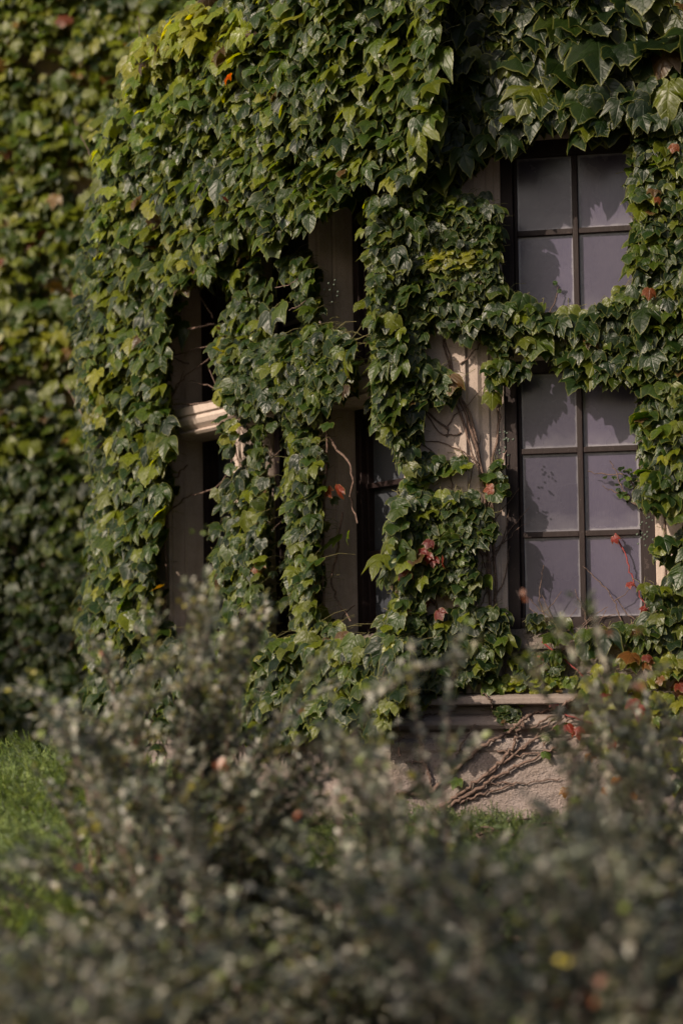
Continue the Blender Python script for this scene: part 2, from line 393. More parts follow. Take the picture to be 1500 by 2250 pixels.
def pane_mesh(name, fac, rects, d, mat, parent):
    V = []; Q = []; U = []
    for (a0, a1, z0, z1) in rects:
        tone_ = RNG.uniform(); tl0, tl1 = RNG.normal(0, .0016, 2)
        w, h = abs(a1 - a0), z1 - z0
        us = [0, .02, .06, .5, .94, .98, 1]; k0 = len(V)
        for j in us:
            for i in us:
                V.append(fac.P(a0 + (a1 - a0) * i, d + tl0 * (i - .5) + tl1 * (j - .5), z0 + h * j))
                U.append((min(i, 1 - i) * w / .3, j, 0))   # distance to the nearest side
                U[-1] = (min(min(i, 1 - i) * w, min(j, 1 - j) * h) / .12, j, tone_)
        n = len(us)
        for j in range(n - 1):
            for i in range(n - 1):
                q = (k0 + j * n + i, k0 + j * n + i + 1, k0 + (j + 1) * n + i + 1, k0 + (j + 1) * n + i)
                Q.append(q)
    o = np_mesh(name, np.array(V), np.array(Q), np.zeros((0, 3), int), mat, parent, uv=np.array(U), smooth=False)
    return o

def window(fac, a, e, z0, z1, cols, rows, dfront, stile, mun, mat, row_z=None, col_s=None, rail_b=.05, rail_t=.04, thick=.06):
    """timber window between s=a and s=e: frame (with glazing bars) and glass"""
    a, e = min(a, e), max(a, e)
    d0, d1 = dfront - thick, dfront
    b = MB()
    b.box(fac, a, a + stile, d0, d1, z0, z1); b.box(fac, e - stile, e, d0, d1, z0, z1)
    b.box(fac, a + stile, e - stile, d0, d1 - .003, z0, z0 + rail_b); b.box(fac, a + stile, e - stile, d0, d1 - .003, z1 - rail_t, z1)
    ia, ie, iz0, iz1 = a + stile, e - stile, z0 + rail_b, z1 - rail_t
    # inner stop bead
    t = .012
    b.box(fac, ia, ia + t, d0, d1 - .022, iz0, iz1); b.box(fac, ie - t, ie, d0, d1 - .022, iz0, iz1)
    cs = col_s or [ia + (ie - ia) * i / cols for i in range(1, cols)]
    rz = row_z or [iz0 + (iz1 - iz0) * i / rows for i in range(1, rows)]
    for s_ in cs: b.box(fac, s_ - mun / 2, s_ + mun / 2, d0, d1 - .010, iz0, iz1)
    xs = [ia + t] + [v for s_ in cs for v in (s_ - mun / 2, s_ + mun / 2)] + [ie - t]
    for z_ in rz:
        for i in range(0, len(xs), 2): b.box(fac, xs[i], xs[i + 1], d0, d1 - .014, z_ - mun / 2, z_ + mun / 2)
    zs = [iz0] + [v for z_ in rz for v in (z_ - mun / 2, z_ + mun / 2)] + [iz1]
    root = b.build('window', M_WOOD, house, .0025)
    rects = [(xs[i], xs[i + 1], zs[j], zs[j + 1]) for i in range(0, len(xs), 2) for j in range(0, len(zs), 2)]
    g_ = pane_mesh('glass', fac, rects, d0 + .012, mat, None)
    g_.parent = root; g_.matrix_parent_inverse = root.matrix_parent_inverse.copy() if False else Matrix.Identity(4)
    return root
smun = sf(1276, 1100, FR, -.08)
window(FR, s_w0, s_w1, Z_SILL1 - .004, Z_LT + .002, 2, 3, -.068, .042, .020, M_DUST, [zf(1169, 1277), zf(983, 1273)], [smun], rail_b=.042, rail_t=.045, thick=.042)['label'] = 'lower six-pane window of the front facet with dusty mauve glass'
window(FR, s_w0, s_w1, Z_TR1 - .004, Z_UT + .004, 2, 2, -.068, .042, .020, M_DUST, [zf(497, 1268)], [smun], rail_b=.028, rail_t=.06, thick=.042)['label'] = 'upper four-pane window with leaf shadows on its dusty glass'
for a, e in lights:
    window(LE, a, e, Z_L0 - .003, LT0 + .003, 1, 3, DEEP - .005, .04, .020, M_DARK)
    window(LE, a, e, LT1 - .003, Z_UT + .003, 1, 3, DEEP - .005, .04, .020, M_DARK)

# joints: thin recessed-looking mortar beads standing 1 mm proud would look wrong, so blocks are cut by shallow dark mortar strips
M_MORTAR = stone_mat('mortar', (.15, .115, .10), (.11, .085, .07))
for z_ in (Z_SC1 + .37, Z_SC1 + .80, Z_SC1 + 1.25):
    for fac, a_, e_ in ((FR, .02, s_st - .002), (LE, sA + .004, L_END - .02), (FR, s_q0 + .04, F_END)):
        b = MB(); b.box(fac, a_, e_, .0, .0015, z_ - .004, z_ + .004); b.build('mortar_joint', M_MORTAR, house)


# far wing
wing = empty('stone_wing', tuple(WI.P(0, 0, Z_G)), 'far ivy-covered wing of the house beyond the window bay, out of focus', 'building')
b = MB(); b.box(WI, -3.2, 2.6, -.4, 0, Z_G - .6, 5.6); b.build('wall', M_WING, wing)
b = MB()
zw = lambda py: float(WI.hit(np.array([40]), np.array([py]))[1][0])
b.hprism(WI, [(0, zw(868)), (.05, zw(864)), (.05, zw(838)), (0, zw(826))], -3.2, 2.6); b.hprism(WI, [(0, zw(1012)), (.05, zw(1008)), (.05, zw(988)), (0, zw(980))], -3.2, 2.6)
b.build('string_course', M_STONE, wing)

# ------------------------------------------------------------------ ground and sky
xs = np.concatenate([[-400, -60, -15], np.linspace(-5, 5, 60), [15, 60, 400]]); ys = np.concatenate([[-400, -60, -10], np.linspace(-2, 14, 90), [40, 120, 600]])
X, Y = np.meshgrid(xs, ys); Zg = ground_z(X, Y)
V = np.stack([X.ravel(), Y.ravel(), Zg.ravel()], -1); nx = len(xs)
Q = np.array([(j * nx + i, j * nx + i + 1, (j + 1) * nx + i + 1, (j + 1) * nx + i) for j in range(len(ys) - 1) for i in range(nx - 1)])
gr = np_mesh('ground', V, Q, np.zeros((0, 3), int), M_SOIL, None); tag(gr, 'dark garden soil sloping up to the house wall', 'ground', kind='structure')

# ------------------------------------------------------------------ leaves
def ivy_outline(kind, n=11, seed=0):
    r = np.random.default_rng(seed)
    if kind == 'three':                                  # Boston ivy, three pointed lobes, heart-shaped base
        h = [(0, 0), (.06, -.085), (.20, -.13), (.36, -.075), (.47, .06), (.53, .24), (.565, .44), (.60, .70), (.47, .615), (.33, .60), (.27, .70), (.20, .83), (.10, .94), (0, 1.08)]
    elif kind == 'deep':
        h = [(0, 0), (.06, -.09), (.22, -.15), (.40, -.08), (.50, .05), (.55, .22), (.60, .45), (.68, .78), (.48, .63), (.31, .52), (.27, .68), (.21, .86), (.11, 1.0), (0, 1.18)]
    elif kind == 'round':                                # juvenile leaf
        h = [(0, 0), (.07, -.06), (.24, -.10), (.40, 0), (.48, .15), (.52, .30), (.50, .46), (.50, .58), (.40, .62), (.36, .74), (.26, .78), (.17, .88), (.08, .92), (0, 1.0)]
    h = np.array(h)
    j = h.copy(); j[1:-1] += r.normal(0, .018, (len(h) - 2, 2)); 
    j[4:7, 0] += np.array([.02, -.02, .02]) * r.choice([-1, 1])
    right = j
    k = h.copy(); k[1:-1] += r.normal(0, .018, (len(h) - 2, 2)); k[:, 0] *= -1
    o = np.concatenate([right, k[-2:0:-1]]); o[:, 0] *= 1.1; return o
def make_template(kind, seed, curl=1.0):
    r = np.random.default_rng(seed)
    o = ivy_outline(kind, seed=seed); n = len(o)
    cen = np.array([0, .27]); ring = cen + (o - cen) * .52
    P2 = np.concatenate([[cen], ring, o]); x, y = P2[:, 0], P2[:, 1]
    cx, cy, fo, wv, ph, tw = r.uniform(.25, .8) * curl, r.uniform(.1, .6) * curl, r.uniform(.05, .3), r.uniform(.02, .06), r.uniform(0, 6), r.uniform(-.2, .2)
    ang = np.arctan2(y - .2, x)
    z = fo * np.abs(x) - cx * x * x - cy * (y - .1) ** 2 * np.sign(y) + wv * np.sin(5 * ang + ph) * np.hypot(x, y - .2) * 1.6 + tw * x * y
    tris = [(0, 1 + i, 1 + (i + 1) % n) for i in range(n)]
    quads = [(1 + i, 1 + n + i, 1 + n + (i + 1) % n, 1 + (i + 1) % n) for i in range(n)]
    rim = np.concatenate([[0], np.full(n, .5), np.ones(n)])
    return dict(V=np.stack([x, y, z], -1), Q=np.array(quads), T=np.array(tris), rim=rim)
TPL = {'three': [make_template('three', i) for i in range(10)], 'deep': [make_template('deep', 20 + i, 1.1) for i in range(8)], 'round': [make_template('round', 40 + i, .7) for i in range(6)]}
TPL['mix'] = TPL['three'][:6] + TPL['deep'][:3] + TPL['round'][:2]; TPL['small'] = TPL['round'] + TPL['three'][:2]
def oval_template(seed):
    r = np.random.default_rng(seed)
    o = np.array([(0, 0), (.26, .22), (.34, .5), (.24, .8), (0, 1.0), (-.24, .8), (-.34, .5), (-.26, .22)])
    P2 = np.concatenate([[(0, .5)], o]); x, y = P2[:, 0], P2[:, 1]
    z = r.uniform(.2, .6) * np.abs(x) - r.uniform(0, .4) * (y - .3) ** 2
    return dict(V=np.stack([x, y, z], -1), Q=np.zeros((0, 4), int), T=np.array([(0, 1 + i, 1 + (i + 1) % 8) for i in range(8)]), rim=np.concatenate([[0], np.ones(8)]))
TPL['oval'] = [oval_template(i) for i in range(4)]

def norm(v): return v / (np.linalg.norm(v, axis=-1, keepdims=True) + 1e-12)
def leaves(name, tpls, P, T, N, S, C, mat, parent):
    """one mesh of many leaves: P base, T tip direction, N blade normal, S size, C colour"""
    N = norm(N - T * np.sum(N * T, -1, keepdims=True)); B = np.cross(T, N)
    which = RNG.integers(0, len(tpls), len(P)); VV = []; QQ = []; TT = []; CC = []; UU = []; k = 0
    for ti, t in enumerate(tpls):
        ix = np.where(which == ti)[0]
        if not len(ix): continue
        v = t['V']; m = len(v)
        W = P[ix, None, :] + S[ix, None, None] * (v[None, :, :1] * B[ix, None, :] + v[None, :, 1:2] * T[ix, None, :] + v[None, :, 2:] * N[ix, None, :])
        VV.append(W.reshape(-1, 3)); off = (k + np.arange(len(ix)) * m)[:, None, None]
        QQ.append((t['Q'][None] + off).reshape(-1, 4)); TT.append((t['T'][None] + off).reshape(-1, 3))
        cc = np.empty((len(ix), m, 4)); cc[:, :, :3] = C[ix, None, :]; cc[:, :, 3] = t['rim'][None]
        CC.append(cc.reshape(-1, 4)); UU.append(np.tile(v, (len(ix), 1))); k += len(ix) * m
    return np_mesh(name, np.concatenate(VV), np.concatenate(QQ), np.concatenate(TT), mat, parent, np.concatenate(CC), np.concatenate(UU))

def in_poly(px, py, poly):
    poly = np.asarray(poly, float); x0, y0 = poly[:, 0], poly[:, 1]; x1, y1 = np.roll(x0, -1), np.roll(y0, -1)
    c = np.zeros(len(px), int)
    for a, b_, c_, d_ in zip(x0, y0, x1, y1):
        if b_ == d_: continue
        c += ((b_ > py) != (d_ > py)) & (px < (c_ - a) * (py - b_) / (d_ - b_) + a)
    return c % 2 == 1
def sample_poly(poly, n, clump=0.0, margin=0):
    poly = np.asarray(poly, float); lo, hi = poly.min(0), poly.max(0); X = np.zeros(0); Y = np.zeros(0)
    ph = RNG.uniform(0, 6.28, 6)
    while len(X) < n:
        x = RNG.uniform(lo[0], hi[0], 4 * n); y = RNG.uniform(lo[1], hi[1], 4 * n)
        k = in_poly(x, y, poly)
        if margin:
            for ox, oy in ((1, 0), (-1, 0), (0, 1), (0, -1)): k &= in_poly(x + ox * margin, y + oy * margin, poly)
        if clump:
            w = .5 + .25 * (np.sin(x / 47 + ph[0] + np.sin(y / 61 + ph[1])) + np.sin(y / 39 + ph[2] + 1.4 * np.sin(x / 71 + ph[3])))
            k &= RNG.uniform(0, 1, len(x)) > clump * (1 - w)
        X = np.concatenate([X, x[k]]); Y = np.concatenate([Y, y[k]])
    return X[:n], Y[:n]
GREENS = np.array([(.014, .029, .003), (.008, .020, .003), (.028, .046, .003), (.010, .022, .004), (.058, .072, .003), (.005, .013, .003)])
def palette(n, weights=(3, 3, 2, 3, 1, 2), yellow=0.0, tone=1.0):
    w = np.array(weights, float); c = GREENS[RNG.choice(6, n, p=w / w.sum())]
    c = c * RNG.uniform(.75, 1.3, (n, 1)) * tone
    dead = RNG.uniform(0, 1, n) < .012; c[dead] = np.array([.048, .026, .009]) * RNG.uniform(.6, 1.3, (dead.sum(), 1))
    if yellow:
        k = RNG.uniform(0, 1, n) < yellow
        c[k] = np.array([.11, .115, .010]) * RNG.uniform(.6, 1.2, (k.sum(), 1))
    return c

class Ivy:
    def __init__(s, label, loc, name='ivy'):
        s.root = empty(name, tuple(map(float, loc)), label, 'climbing plant', 'ivy plants climbing over the house'); s.P = []; s.T = []; s.N = []; s.S = []; s.C = []; s.K = []
        s.st = MB(); s.pet = MB(); s.fac = None
    def patch(s, fac, poly, n, size, d=(.03, .14), kinds='mix', yellow=0., weights=(3, 3, 2, 3, 1, 2), tone=1., clump=.4, lift=1.15, sunb=.15, jit=.36, side=.38, petiole=.5, sizefn=None, dfn=None, margin=None, fine=.63, more=2.15):
        n = int(n * more); size = (size[0] * fine, size[1] * fine)
        if margin is None:
            q = np.asarray(poly, float); ext = np.ptp(q, axis=0).min(); margin = min(size[1] * 130, ext * .12)
        nb = int(n * (.14 if fac is FR else .06)); px, py = sample_poly(poly, n - nb, clump, margin); ex, ey = sample_poly(poly, nb, .6, 0)      # stragglers round the ragged edge
        px = np.concatenate([px, ex + RNG.normal(0, 8, nb)]); py = np.concatenate([py, ey + np.abs(RNG.normal(0, 12, nb))]); s.fac = fac
        dd = d[0] + (d[1] - d[0]) * RNG.uniform(0, 1, n) ** 1.0
        if dfn is not None: dd = dd + dfn(px, py)
        S = RNG.uniform(size[0], size[1], n) * np.exp(RNG.normal(0, .2, n))
        if sizefn is not None: S = S * sizefn(px, py)
        a, z = fac.hit(px, py, dd); P = fac.P(a, dd, z)
        s.raw(P, norm(fac.n3() + (FR.n3() * .75 if fac is LE else 0)), S, palette(n, weights, yellow, tone), kinds, lift, sunb, jit, side, petiole, dd)
        return px, py
    def raw(s, P, n3, S, C, kinds='mix', lift=.55, sunb=.25, jit=.4, side=.35, petiole=.5, dd=None):
        n = len(P); upv = np.array([0, 0, 1.0])
        N = n3 + upv * lift * RNG.uniform(.3, 1.6, (n, 1)) + SUN * sunb + RNG.normal(0, jit, (n, 3)); N = norm(N)
        tang = np.cross(upv, n3)
        T = -upv + n3 * RNG.uniform(.1, .75, (n, 1)) + tang * RNG.normal(0, side, (n, 1)); T = norm(T - N * np.sum(T * N, -1, keepdims=True))
        s.P.append(P - T * S[:, None] * .45); s.T.append(T); s.N.append(N); s.S.append(S); s.C.append(C); s.K += [kinds] * n
        if petiole and dd is not None:
            for i in np.where((RNG.uniform(0, 1, n) < petiole) & (dd < .17))[0]:
                q = P[i] - T[i] * S[i] * .45; w = q - n3 * (dd[i] * .8) + upv * RNG.uniform(.0, .05) + tang * RNG.normal(0, .03)
                mid = (q + w) / 2 + upv * S[i] * .12 + T[i] * -.01
                s.pet.tube([w, mid, q], [.0011, .001, .0009], 3)
    def stem(s, fac, pts, r0_, r1_, d=.012, surf=None, wig=6, sub=5):
        pts = np.array(pts, float)
        t = np.linspace(0, len(pts) - 1, (len(pts) - 1) * sub + 1); px = np.interp(t, np.arange(len(pts)), pts[:, 0]); py = np.interp(t, np.arange(len(pts)), pts[:, 1])
        ker = np.array([.25, .5, .25])
        for _ in range(2):
            px[1:-1] = np.convolve(px, ker, 'valid'); py[1:-1] = np.convolve(py, ker, 'valid')
        px[1:-1] += RNG.normal(0, wig * .25, len(px) - 2); py[1:-1] += RNG.normal(0, wig * .25, len(px) - 2)
        dd = np.full(len(px), d)
        if surf is not None:
            for _ in range(3):
                a, z = fac.hit(px, py, dd); dd = surf(a, z) + d
            k = np.array([.2, .6, .2]); dd[1:-1] = np.maximum(dd[1:-1], np.convolve(dd, k, 'valid'))
        a, z = fac.hit(px, py, dd); r = np.linspace(r0_, r1_, len(px)) * RNG.uniform(.85, 1.15, len(px))
        s.st.tube(fac.P(a, dd, z), r, 6)
    def web(s, fac, poly, n, r=.003, d=.01, surf=None, length=(80, 260), updir=(-.25, .25)):
        """fine climbing stems: wandering upward lines inside a region"""
        px, py = sample_poly(poly, n)
        for x, y in zip(px, py):
            L = RNG.uniform(*length); k = int(L / 26) + 2; ang = RNG.uniform(*updir); pts = [(x, y)]
            for _ in range(k):
                ang += RNG.normal(0, .25); x += 26 * math.sin(ang); y -= 26 * math.cos(ang); pts.append((x, y))
            s.stem(fac, pts, r, r * .4, d, surf, 4, 3)
            if RNG.uniform() < .6:
                q = pts[len(pts) // 2]; g_ = RNG.choice([-1, 1]) * RNG.uniform(.5, 1.1)
                s.stem(fac, [q, (q[0] + 28 * math.sin(g_), q[1] - 28 * math.cos(g_)), (q[0] + 60 * math.sin(g_ * .8), q[1] - 60 * math.cos(g_ * .8))], r * .6, r * .3, d, surf, 3, 3)
    def berries(s, fac, spots, d=.03):
        for (x, y) in spots:
            tmp = bmesh.new()
            for _ in range(RNG.integers(6, 12)):
                dd = d + RNG.uniform(-.01, .02)
                a, z = fac.hit(np.array([x + RNG.normal(0, 9)]), np.array([y + RNG.normal(0, 13)]), dd)
                bmesh.ops.create_icosphere(tmp, subdivisions=1, radius=RNG.uniform(.0035, .0048), matrix=Matrix.Translation(tuple(fac.P(a, dd, z)[0])))
            me = bpy.data.meshes.new('berry_cluster'); tmp.to_mesh(me); tmp.free(); me.shade_smooth(); link('berry_cluster', me, M_BERRY, s.root)
    def special(s, fac, spots, d, name, col, size=.07, kinds='three', label=None):
        for (x, y) in spots:
            a, z = fac.hit(np.array([x], float), np.array([y], float), d); P = fac.P(a, d, z)
            N = norm(fac.n3() + np.array([0, 0, .4]) + RNG.normal(0, .35, (1, 3))); T = norm(np.array([[0, 0, -1.]]) + RNG.normal(0, .35, (1, 3))); T = norm(T - N * np.sum(T * N, -1, keepdims=True))
            S = np.array([size * RNG.uniform(.5, .85)])
            o = leaves(name, TPL[kinds], P - T * S[:, None] * .45, T, N, S, np.array([col]) * RNG.uniform(.75, 1.25), M_LEAF, s.root)
            if label: o['label'] = label
    def done(s):
        P, T, N, S, C = (np.concatenate(q) for q in (s.P, s.T, s.N, s.S, s.C)); K = np.array(s.K)
        if len(set(s.K)) == 1: leaves('foliage', TPL[s.K[0]], P, T, N, S, C, M_LEAF, s.root)
        else:
            names = sorted(set(s.K)); tp = []
            # one foliage mesh per plant: join the leaf shapes by building each and merging
            objs = [leaves('foliage', TPL[k], P[K == k], T[K == k], N[K == k], S[K == k], C[K == k], M_LEAF, s.root) for k in names]
            bm = bmesh.new()
            for o in objs: bm.from_mesh(o.data)
            bm.to_mesh(objs[0].data)
            bm.free()
            for o in objs[1:]:
                me = o.data; bpy.data.objects.remove(o); bpy.data.meshes.remove(me)
        if s.st.v: s.st.build('stem', M_VINE, s.root, smooth=True)
        if s.pet.v: s.pet.build('leaf_stalk', M_PETIOLE, s.root, smooth=True)['kind'] = 'stuff'
        return s

def surf_front(a, z):
    """how far the stonework of a facet stands out at height z"""
    z = np.asarray(z); d = np.zeros_like(z)
    d = np.where(z < Z_SC1, .087, d); d = np.where(z < Z_SC0, .02, d); d = np.where(z < Z_PL1 + .075, .09, d); d = np.where(z < Z_PL1 + .025, .055, d); d = np.where(z < Z_PL1 + .008, .124, d); d = np.where(z < Z_PL0 + .01, .117, d)
    a = np.asarray(a); hi = z > Z_SILL1 - .01; lo = np.minimum(a - s_j0, s_q0 - a)
    inner = -np.clip(.014 + lo * .5, 0, .058)
    inner = np.where((a > s_w0 + .01) & (a < s_w1 - .01), -.066, inner)
    return np.where(hi & (lo > 0), inner, d)

SECTION_IVY = True
if SECTION_IVY:
    # --- far wing
    iv = Ivy('out-of-focus yellow-green ivy blanketing the far wing wall', WI.P(-.6, .02, Z_G))
    W1 = [(-160, -80), (520, -80), (520, 980), (130, 980), (130, 880), (60, 856), (62, 826), (-160, 818)]
    W2 = [(-160, 1015), (45, 1012), (60, 985), (-160, 975), (-160, 885), (60, 880), (130, 900), (520, 900), (520, 1790), (-160, 1790)]
    iv.patch(WI, W1, 2900, (.09, .15), (.04, .30), yellow=.07, weights=(2, 1, 4, 1, 8, 1), tone=1.15, clump=.96, petiole=0)
    k = RNG.uniform(0, 1, len(iv.C[-1])); iv.C[-1][k < .05] = (.10, .055, .008); iv.C[-1][k < .012] = (.09, .022, .008)
    iv.patch(WI, [(-160, 800), (140, 800), (140, 1030), (-160, 1030)], 95, (.09, .15), (.08, .26), weights=(2, 1, 4, 1, 5, 1), tone=1.0, clump=.3, petiole=0)
    iv.patch(WI, W2, 2300, (.09, .15), (.03, .2), weights=(3, 4, 2, 3, 1, 3), clump=.55, petiole=0)
    iv.special(WI, [(80, 545), (100, 530), (92, 520)], .22, 'red_leaf', (0.144, 0.030, 0.009), .13)
    iv.done()
    # --- end of the bay
    iv = Ivy('long ivy curtain hanging at the far end of the bay, beyond the leftmost stone pier', LE.P(2.3, .05, Z_G))
    A1 = [(180, 560), (410, 560), (402, 640), (378, 700), (372, 850), (395, 960), (372, 1100), (345, 1250), (360, 1420), (200, 1440), (160, 1380), (195, 1200), (205, 1000), (165, 850), (185, 700)]
    iv.patch(LE, A1, 760, (.075, .125), (.03, .20), weights=(3, 2, 3, 2, 3, 1), yellow=.02, tone=1.1, margin=22)
    iv.patch(LE, A1, 320, (.07, .12), (.0, .06), tone=.8)  # inner layers, here and below: lower tone paints shade between the leaves
    iv.patch(LE, [(160, 560), (270, 560), (270, 1420), (180, 1420), (190, 1200), (200, 1000), (165, 850)], 260, (.07, .12), (-.05, .12), margin=0)
    A1b = [(190, 1390), (380, 1390), (420, 1470), (430, 1640), (180, 1690)]
    iv.patch(LE, A1b, 190, (.07, .12), (.03, .15))
    iv.patch(LE, [(160, 760), (200, 740), (230, 880), (215, 1010), (195, 960)], 40, (.06, .09), (.15, .24), yellow=.35, tone=1.3)
    iv.stem(LE, [(380, 722), (420, 722), (472, 712)], .006, .004, .02); iv.stem(LE, [(425, 590), (440, 650), (468, 700)], .004, .003, .02)
    iv.stem(LE, [(360, 890), (420, 888), (472, 882)], .004, .003, .03); iv.stem(LE, [(372, 780), (400, 795), (415, 800)], .004, .003, .02)
    iv.stem(LE, [(372, 1060), (395, 1040), (412, 1022)], .004, .003, .02); iv.stem(LE, [(340, 1410), (365, 1320), (362, 1200), (372, 1090)], .007, .004, .02)
    iv.web(LE, [(200, 1400), (350, 1400), (350, 900), (200, 900)], 9, .005)
    iv.done()
    # --- crown over the canted facet
    iv = Ivy('sunlit ivy crown bulging over the tops of the narrow dark windows', LE.P(1.4, .1, Z_UT))
    A3 = [(212, 330), (250, 180), (305, 75), (420, 5), (560, -70), (960, -70), (960, 300), (905, 410), (800, 400), (745, 450), (660, 500), (590, 545), (540, 500), (480, 590), (400, 640), (300, 640), (190, 640), (178, 500)]
    bulge = lambda x, y: (.12 * np.clip((600 - y) / 600, 0, 1)) * np.clip((860 - x) / 250, 0, 1) - .10 * np.clip((x - 700) / 180, 0, 1)
    shr = lambda x, y: 1.0 - .38 * np.clip((620 - x) / 380, 0, 1) * np.clip((520 - y) / 380, 0, 1)
    iv.patch(LE, A3, 2500, (.07, .13), (.05, .22), weights=(3, 2, 3, 2, 3, 1), yellow=.02, tone=1.1, dfn=bulge, sizefn=shr)
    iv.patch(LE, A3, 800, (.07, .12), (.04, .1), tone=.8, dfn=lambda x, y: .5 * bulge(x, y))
    iv.patch(LE, [(260, 170), (300, 80), (420, 0), (500, 0), (430, 90), (340, 150), (280, 230)], 130, (.05, .08), (.2, .3), kinds='mix', yellow=.5, weights=(0, 0, 2, 0, 6, 0), tone=1.9, dfn=bulge, fine=1, more=1)  # brighter, yellower leaves paint sunlight along the crown's upper edge
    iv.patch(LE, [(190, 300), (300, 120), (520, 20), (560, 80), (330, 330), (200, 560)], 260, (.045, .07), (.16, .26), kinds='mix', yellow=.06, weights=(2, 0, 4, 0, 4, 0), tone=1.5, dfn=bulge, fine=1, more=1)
    iv.web(LE, [(250, 600), (800, 420), (900, 100), (350, 100)], 22, .004, .03)
    iv.special(LE, [(358, 138), (497, 170), (495, 440), (300, 110)], .34, 'red_leaf', (0.108, 0.018, 0.009), .05)
    iv.done()
    # --- strands
    iv = Ivy('ivy strand trailing down over the first stone mullion, right of the leftmost pier', LE.P(sB, .03, Z_G))
    A4 = [(415, 480), (545, 480), (600, 640), (600, 900), (590, 1000), (605, 1050), (595, 1300), (620, 1440), (450, 1440), (440, 1270), (475, 1120), (465, 1080), (530, 1020), (530, 930), (472, 860), (462, 740), (482, 640), (430, 600)]
    iv.patch(LE, A4, 350, (.055, .095), (.02, .15), weights=(3, 2, 3, 2, 3, 1), clump=.75, margin=26)
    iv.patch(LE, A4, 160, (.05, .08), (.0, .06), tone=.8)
    iv.patch(LE, [(475, 690), (500, 680), (520, 960), (500, 1120), (470, 900)], 60, (.035, .06), (.1, .17), kinds='small', yellow=.15, tone=1.2, fine=1, more=1)
    iv.special(LE, [(560, 1245)], .12, 'brown_leaf', (0.102, 0.033, 0.012), .075, label='dry russet leaf')
    iv.web(LE, [(530, 1400), (600, 1400), (590, 900), (540, 900)], 6, .004, .012)
    iv.done()
    iv = Ivy('ivy strand down the second stone mullion, two bright long-stalked leaves sticking out of it', LE.P(sC, .03, Z_G))
    A5 = [(600, 560), (680, 540), (705, 620), (710, 700), (770, 745), (775, 830), (725, 900), (715, 1000), (715, 1060), (718, 1220), (712, 1340), (800, 1420), (640, 1480), (605, 1250), (612, 1130), (600, 1050), (612, 950), (575, 880), (560, 830), (600, 780), (645, 720), (640, 650)]
    iv.patch(LE, A5, 400, (.055, .10), (.03, .16), weights=(3, 2, 3, 2, 3, 1), clump=.7, yellow=.02, margin=26)
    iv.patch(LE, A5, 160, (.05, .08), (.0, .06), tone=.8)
    iv.patch(LE, [(480, 770), (600, 740), (770, 740), (780, 850), (700, 900), (600, 900), (490, 870)], 230, (.06, .1), (.04, .18), margin=0, clump=.3)
    iv.special(LE, [(583, 636), (608, 683), (600, 545)], .2, 'bright_leaf', (.032, .048, .006), .11)
    iv.stem(LE, [(605, 632), (635, 626), (655, 612)], .0016, .0016, .2); iv.stem(LE, [(635, 682), (655, 672), (672, 660)], .0016, .0016, .2)
    iv.stem(LE, [(722, 955), (735, 980), (765, 1010), (778, 1050), (770, 1100), (785, 1150)], .005, .003, .012)
    iv.stem(LE, [(752, 1125), (745, 1200), (725, 1275), (740, 1320), (770, 1365)], .005, .003, .0)
    iv.stem(LE, [(715, 1370), (708, 1250), (712, 1100), (720, 950), (700, 800)], .006, .004, .02)
    iv.special(LE, [(722, 1082), (742, 1080)], .08, 'red_leaf', (0.102, 0.018, 0.009), .06)
    iv.special(LE, [(735, 1100), (760, 1180)], .04, 'young_leaf', (.016, .03, .008), .05, 'three')
    iv.berries(LE, [(705, 1020), (700, 1170), (690, 1200), (740, 640)], .06)
    iv.done()
    # --- corner pier
    iv = Ivy('dense ivy on the corner pier between the narrow windows and the wide window', FR.P(.1, .03, Z_G))
    L6 = [(770, 430), (910, 400), (915, 900), (900, 1000), (920, 1250), (910, 1500), (800, 1560), (760, 1500), (850, 1300), (815, 1250), (860, 1040), (800, 900), (795, 780), (785, 640), (785, 520)]
    R6 = [(880, 390), (1000, 420), (1095, 440), (1090, 640), (1050, 660), (1040, 690), (1090, 700), (1020, 740), (965, 715), (940, 690), (915, 790), (1000, 830), (985, 880), (925, 880), (905, 985), (935, 1035), (900, 1060), (880, 1000)]
    R6b = [(880, 1080), (1000, 1085), (1060, 1100), (1085, 1170), (1030, 1215), (1060, 1290), (1020, 1330), (960, 1280), (925, 1300), (930, 1400), (880, 1480)]
    iv.patch(LE, L6, 520, (.055, .095), (.05, .20), weights=(3, 2, 3, 2, 2, 1), clump=.4, margin=26, dfn=lambda x, y: -.11 * np.clip((x - 790) / 100, 0, 1) * 1.0)
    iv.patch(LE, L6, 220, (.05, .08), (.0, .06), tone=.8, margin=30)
    iv.patch(FR, R6, 620, (.055, .09), (.03, .12), weights=(3, 3, 2, 3, 1, 2), clump=.5, kinds='three')
    iv.patch(FR, R6b, 430, (.045, .08), (.03, .10), clump=.45, kinds='three')
    iv.patch(FR, [(880, 1000), (930, 1000), (1025, 1008), (1030, 1040), (960, 1045), (930, 1090), (1000, 1090), (1050, 1080), (1060, 1140), (900, 1180)], 190, (.035, .055), (.02, .07), clump=.3, kinds='small', tone=1.2, fine=1, more=1)
    iv.patch(FR, [(900, 400), (1000, 430), (1090, 450), (1085, 640), (1000, 700), (920, 680), (900, 800)], 150, (.05, .10), (.01, .10), kinds='three', clump=.5)
    iv.patch(FR, [(900, 820), (1010, 830), (1000, 870), (900, 890)], 40, (.05, .08), (.02, .08), kinds='three')
    iv.patch(FR, [(960, 1340), (1110, 1330), (1120, 1400), (1080, 1480), (900, 1560), (880, 1450)], 150, (.06, .1), (.03, .1), clump=.4)
    iv.patch(FR, [(1040, 650), (1130, 640), (1130, 720), (1090, 880), (1070, 880), (1075, 760), (1040, 720)], 70, (.05, .085), (.0, .07), kinds='three')
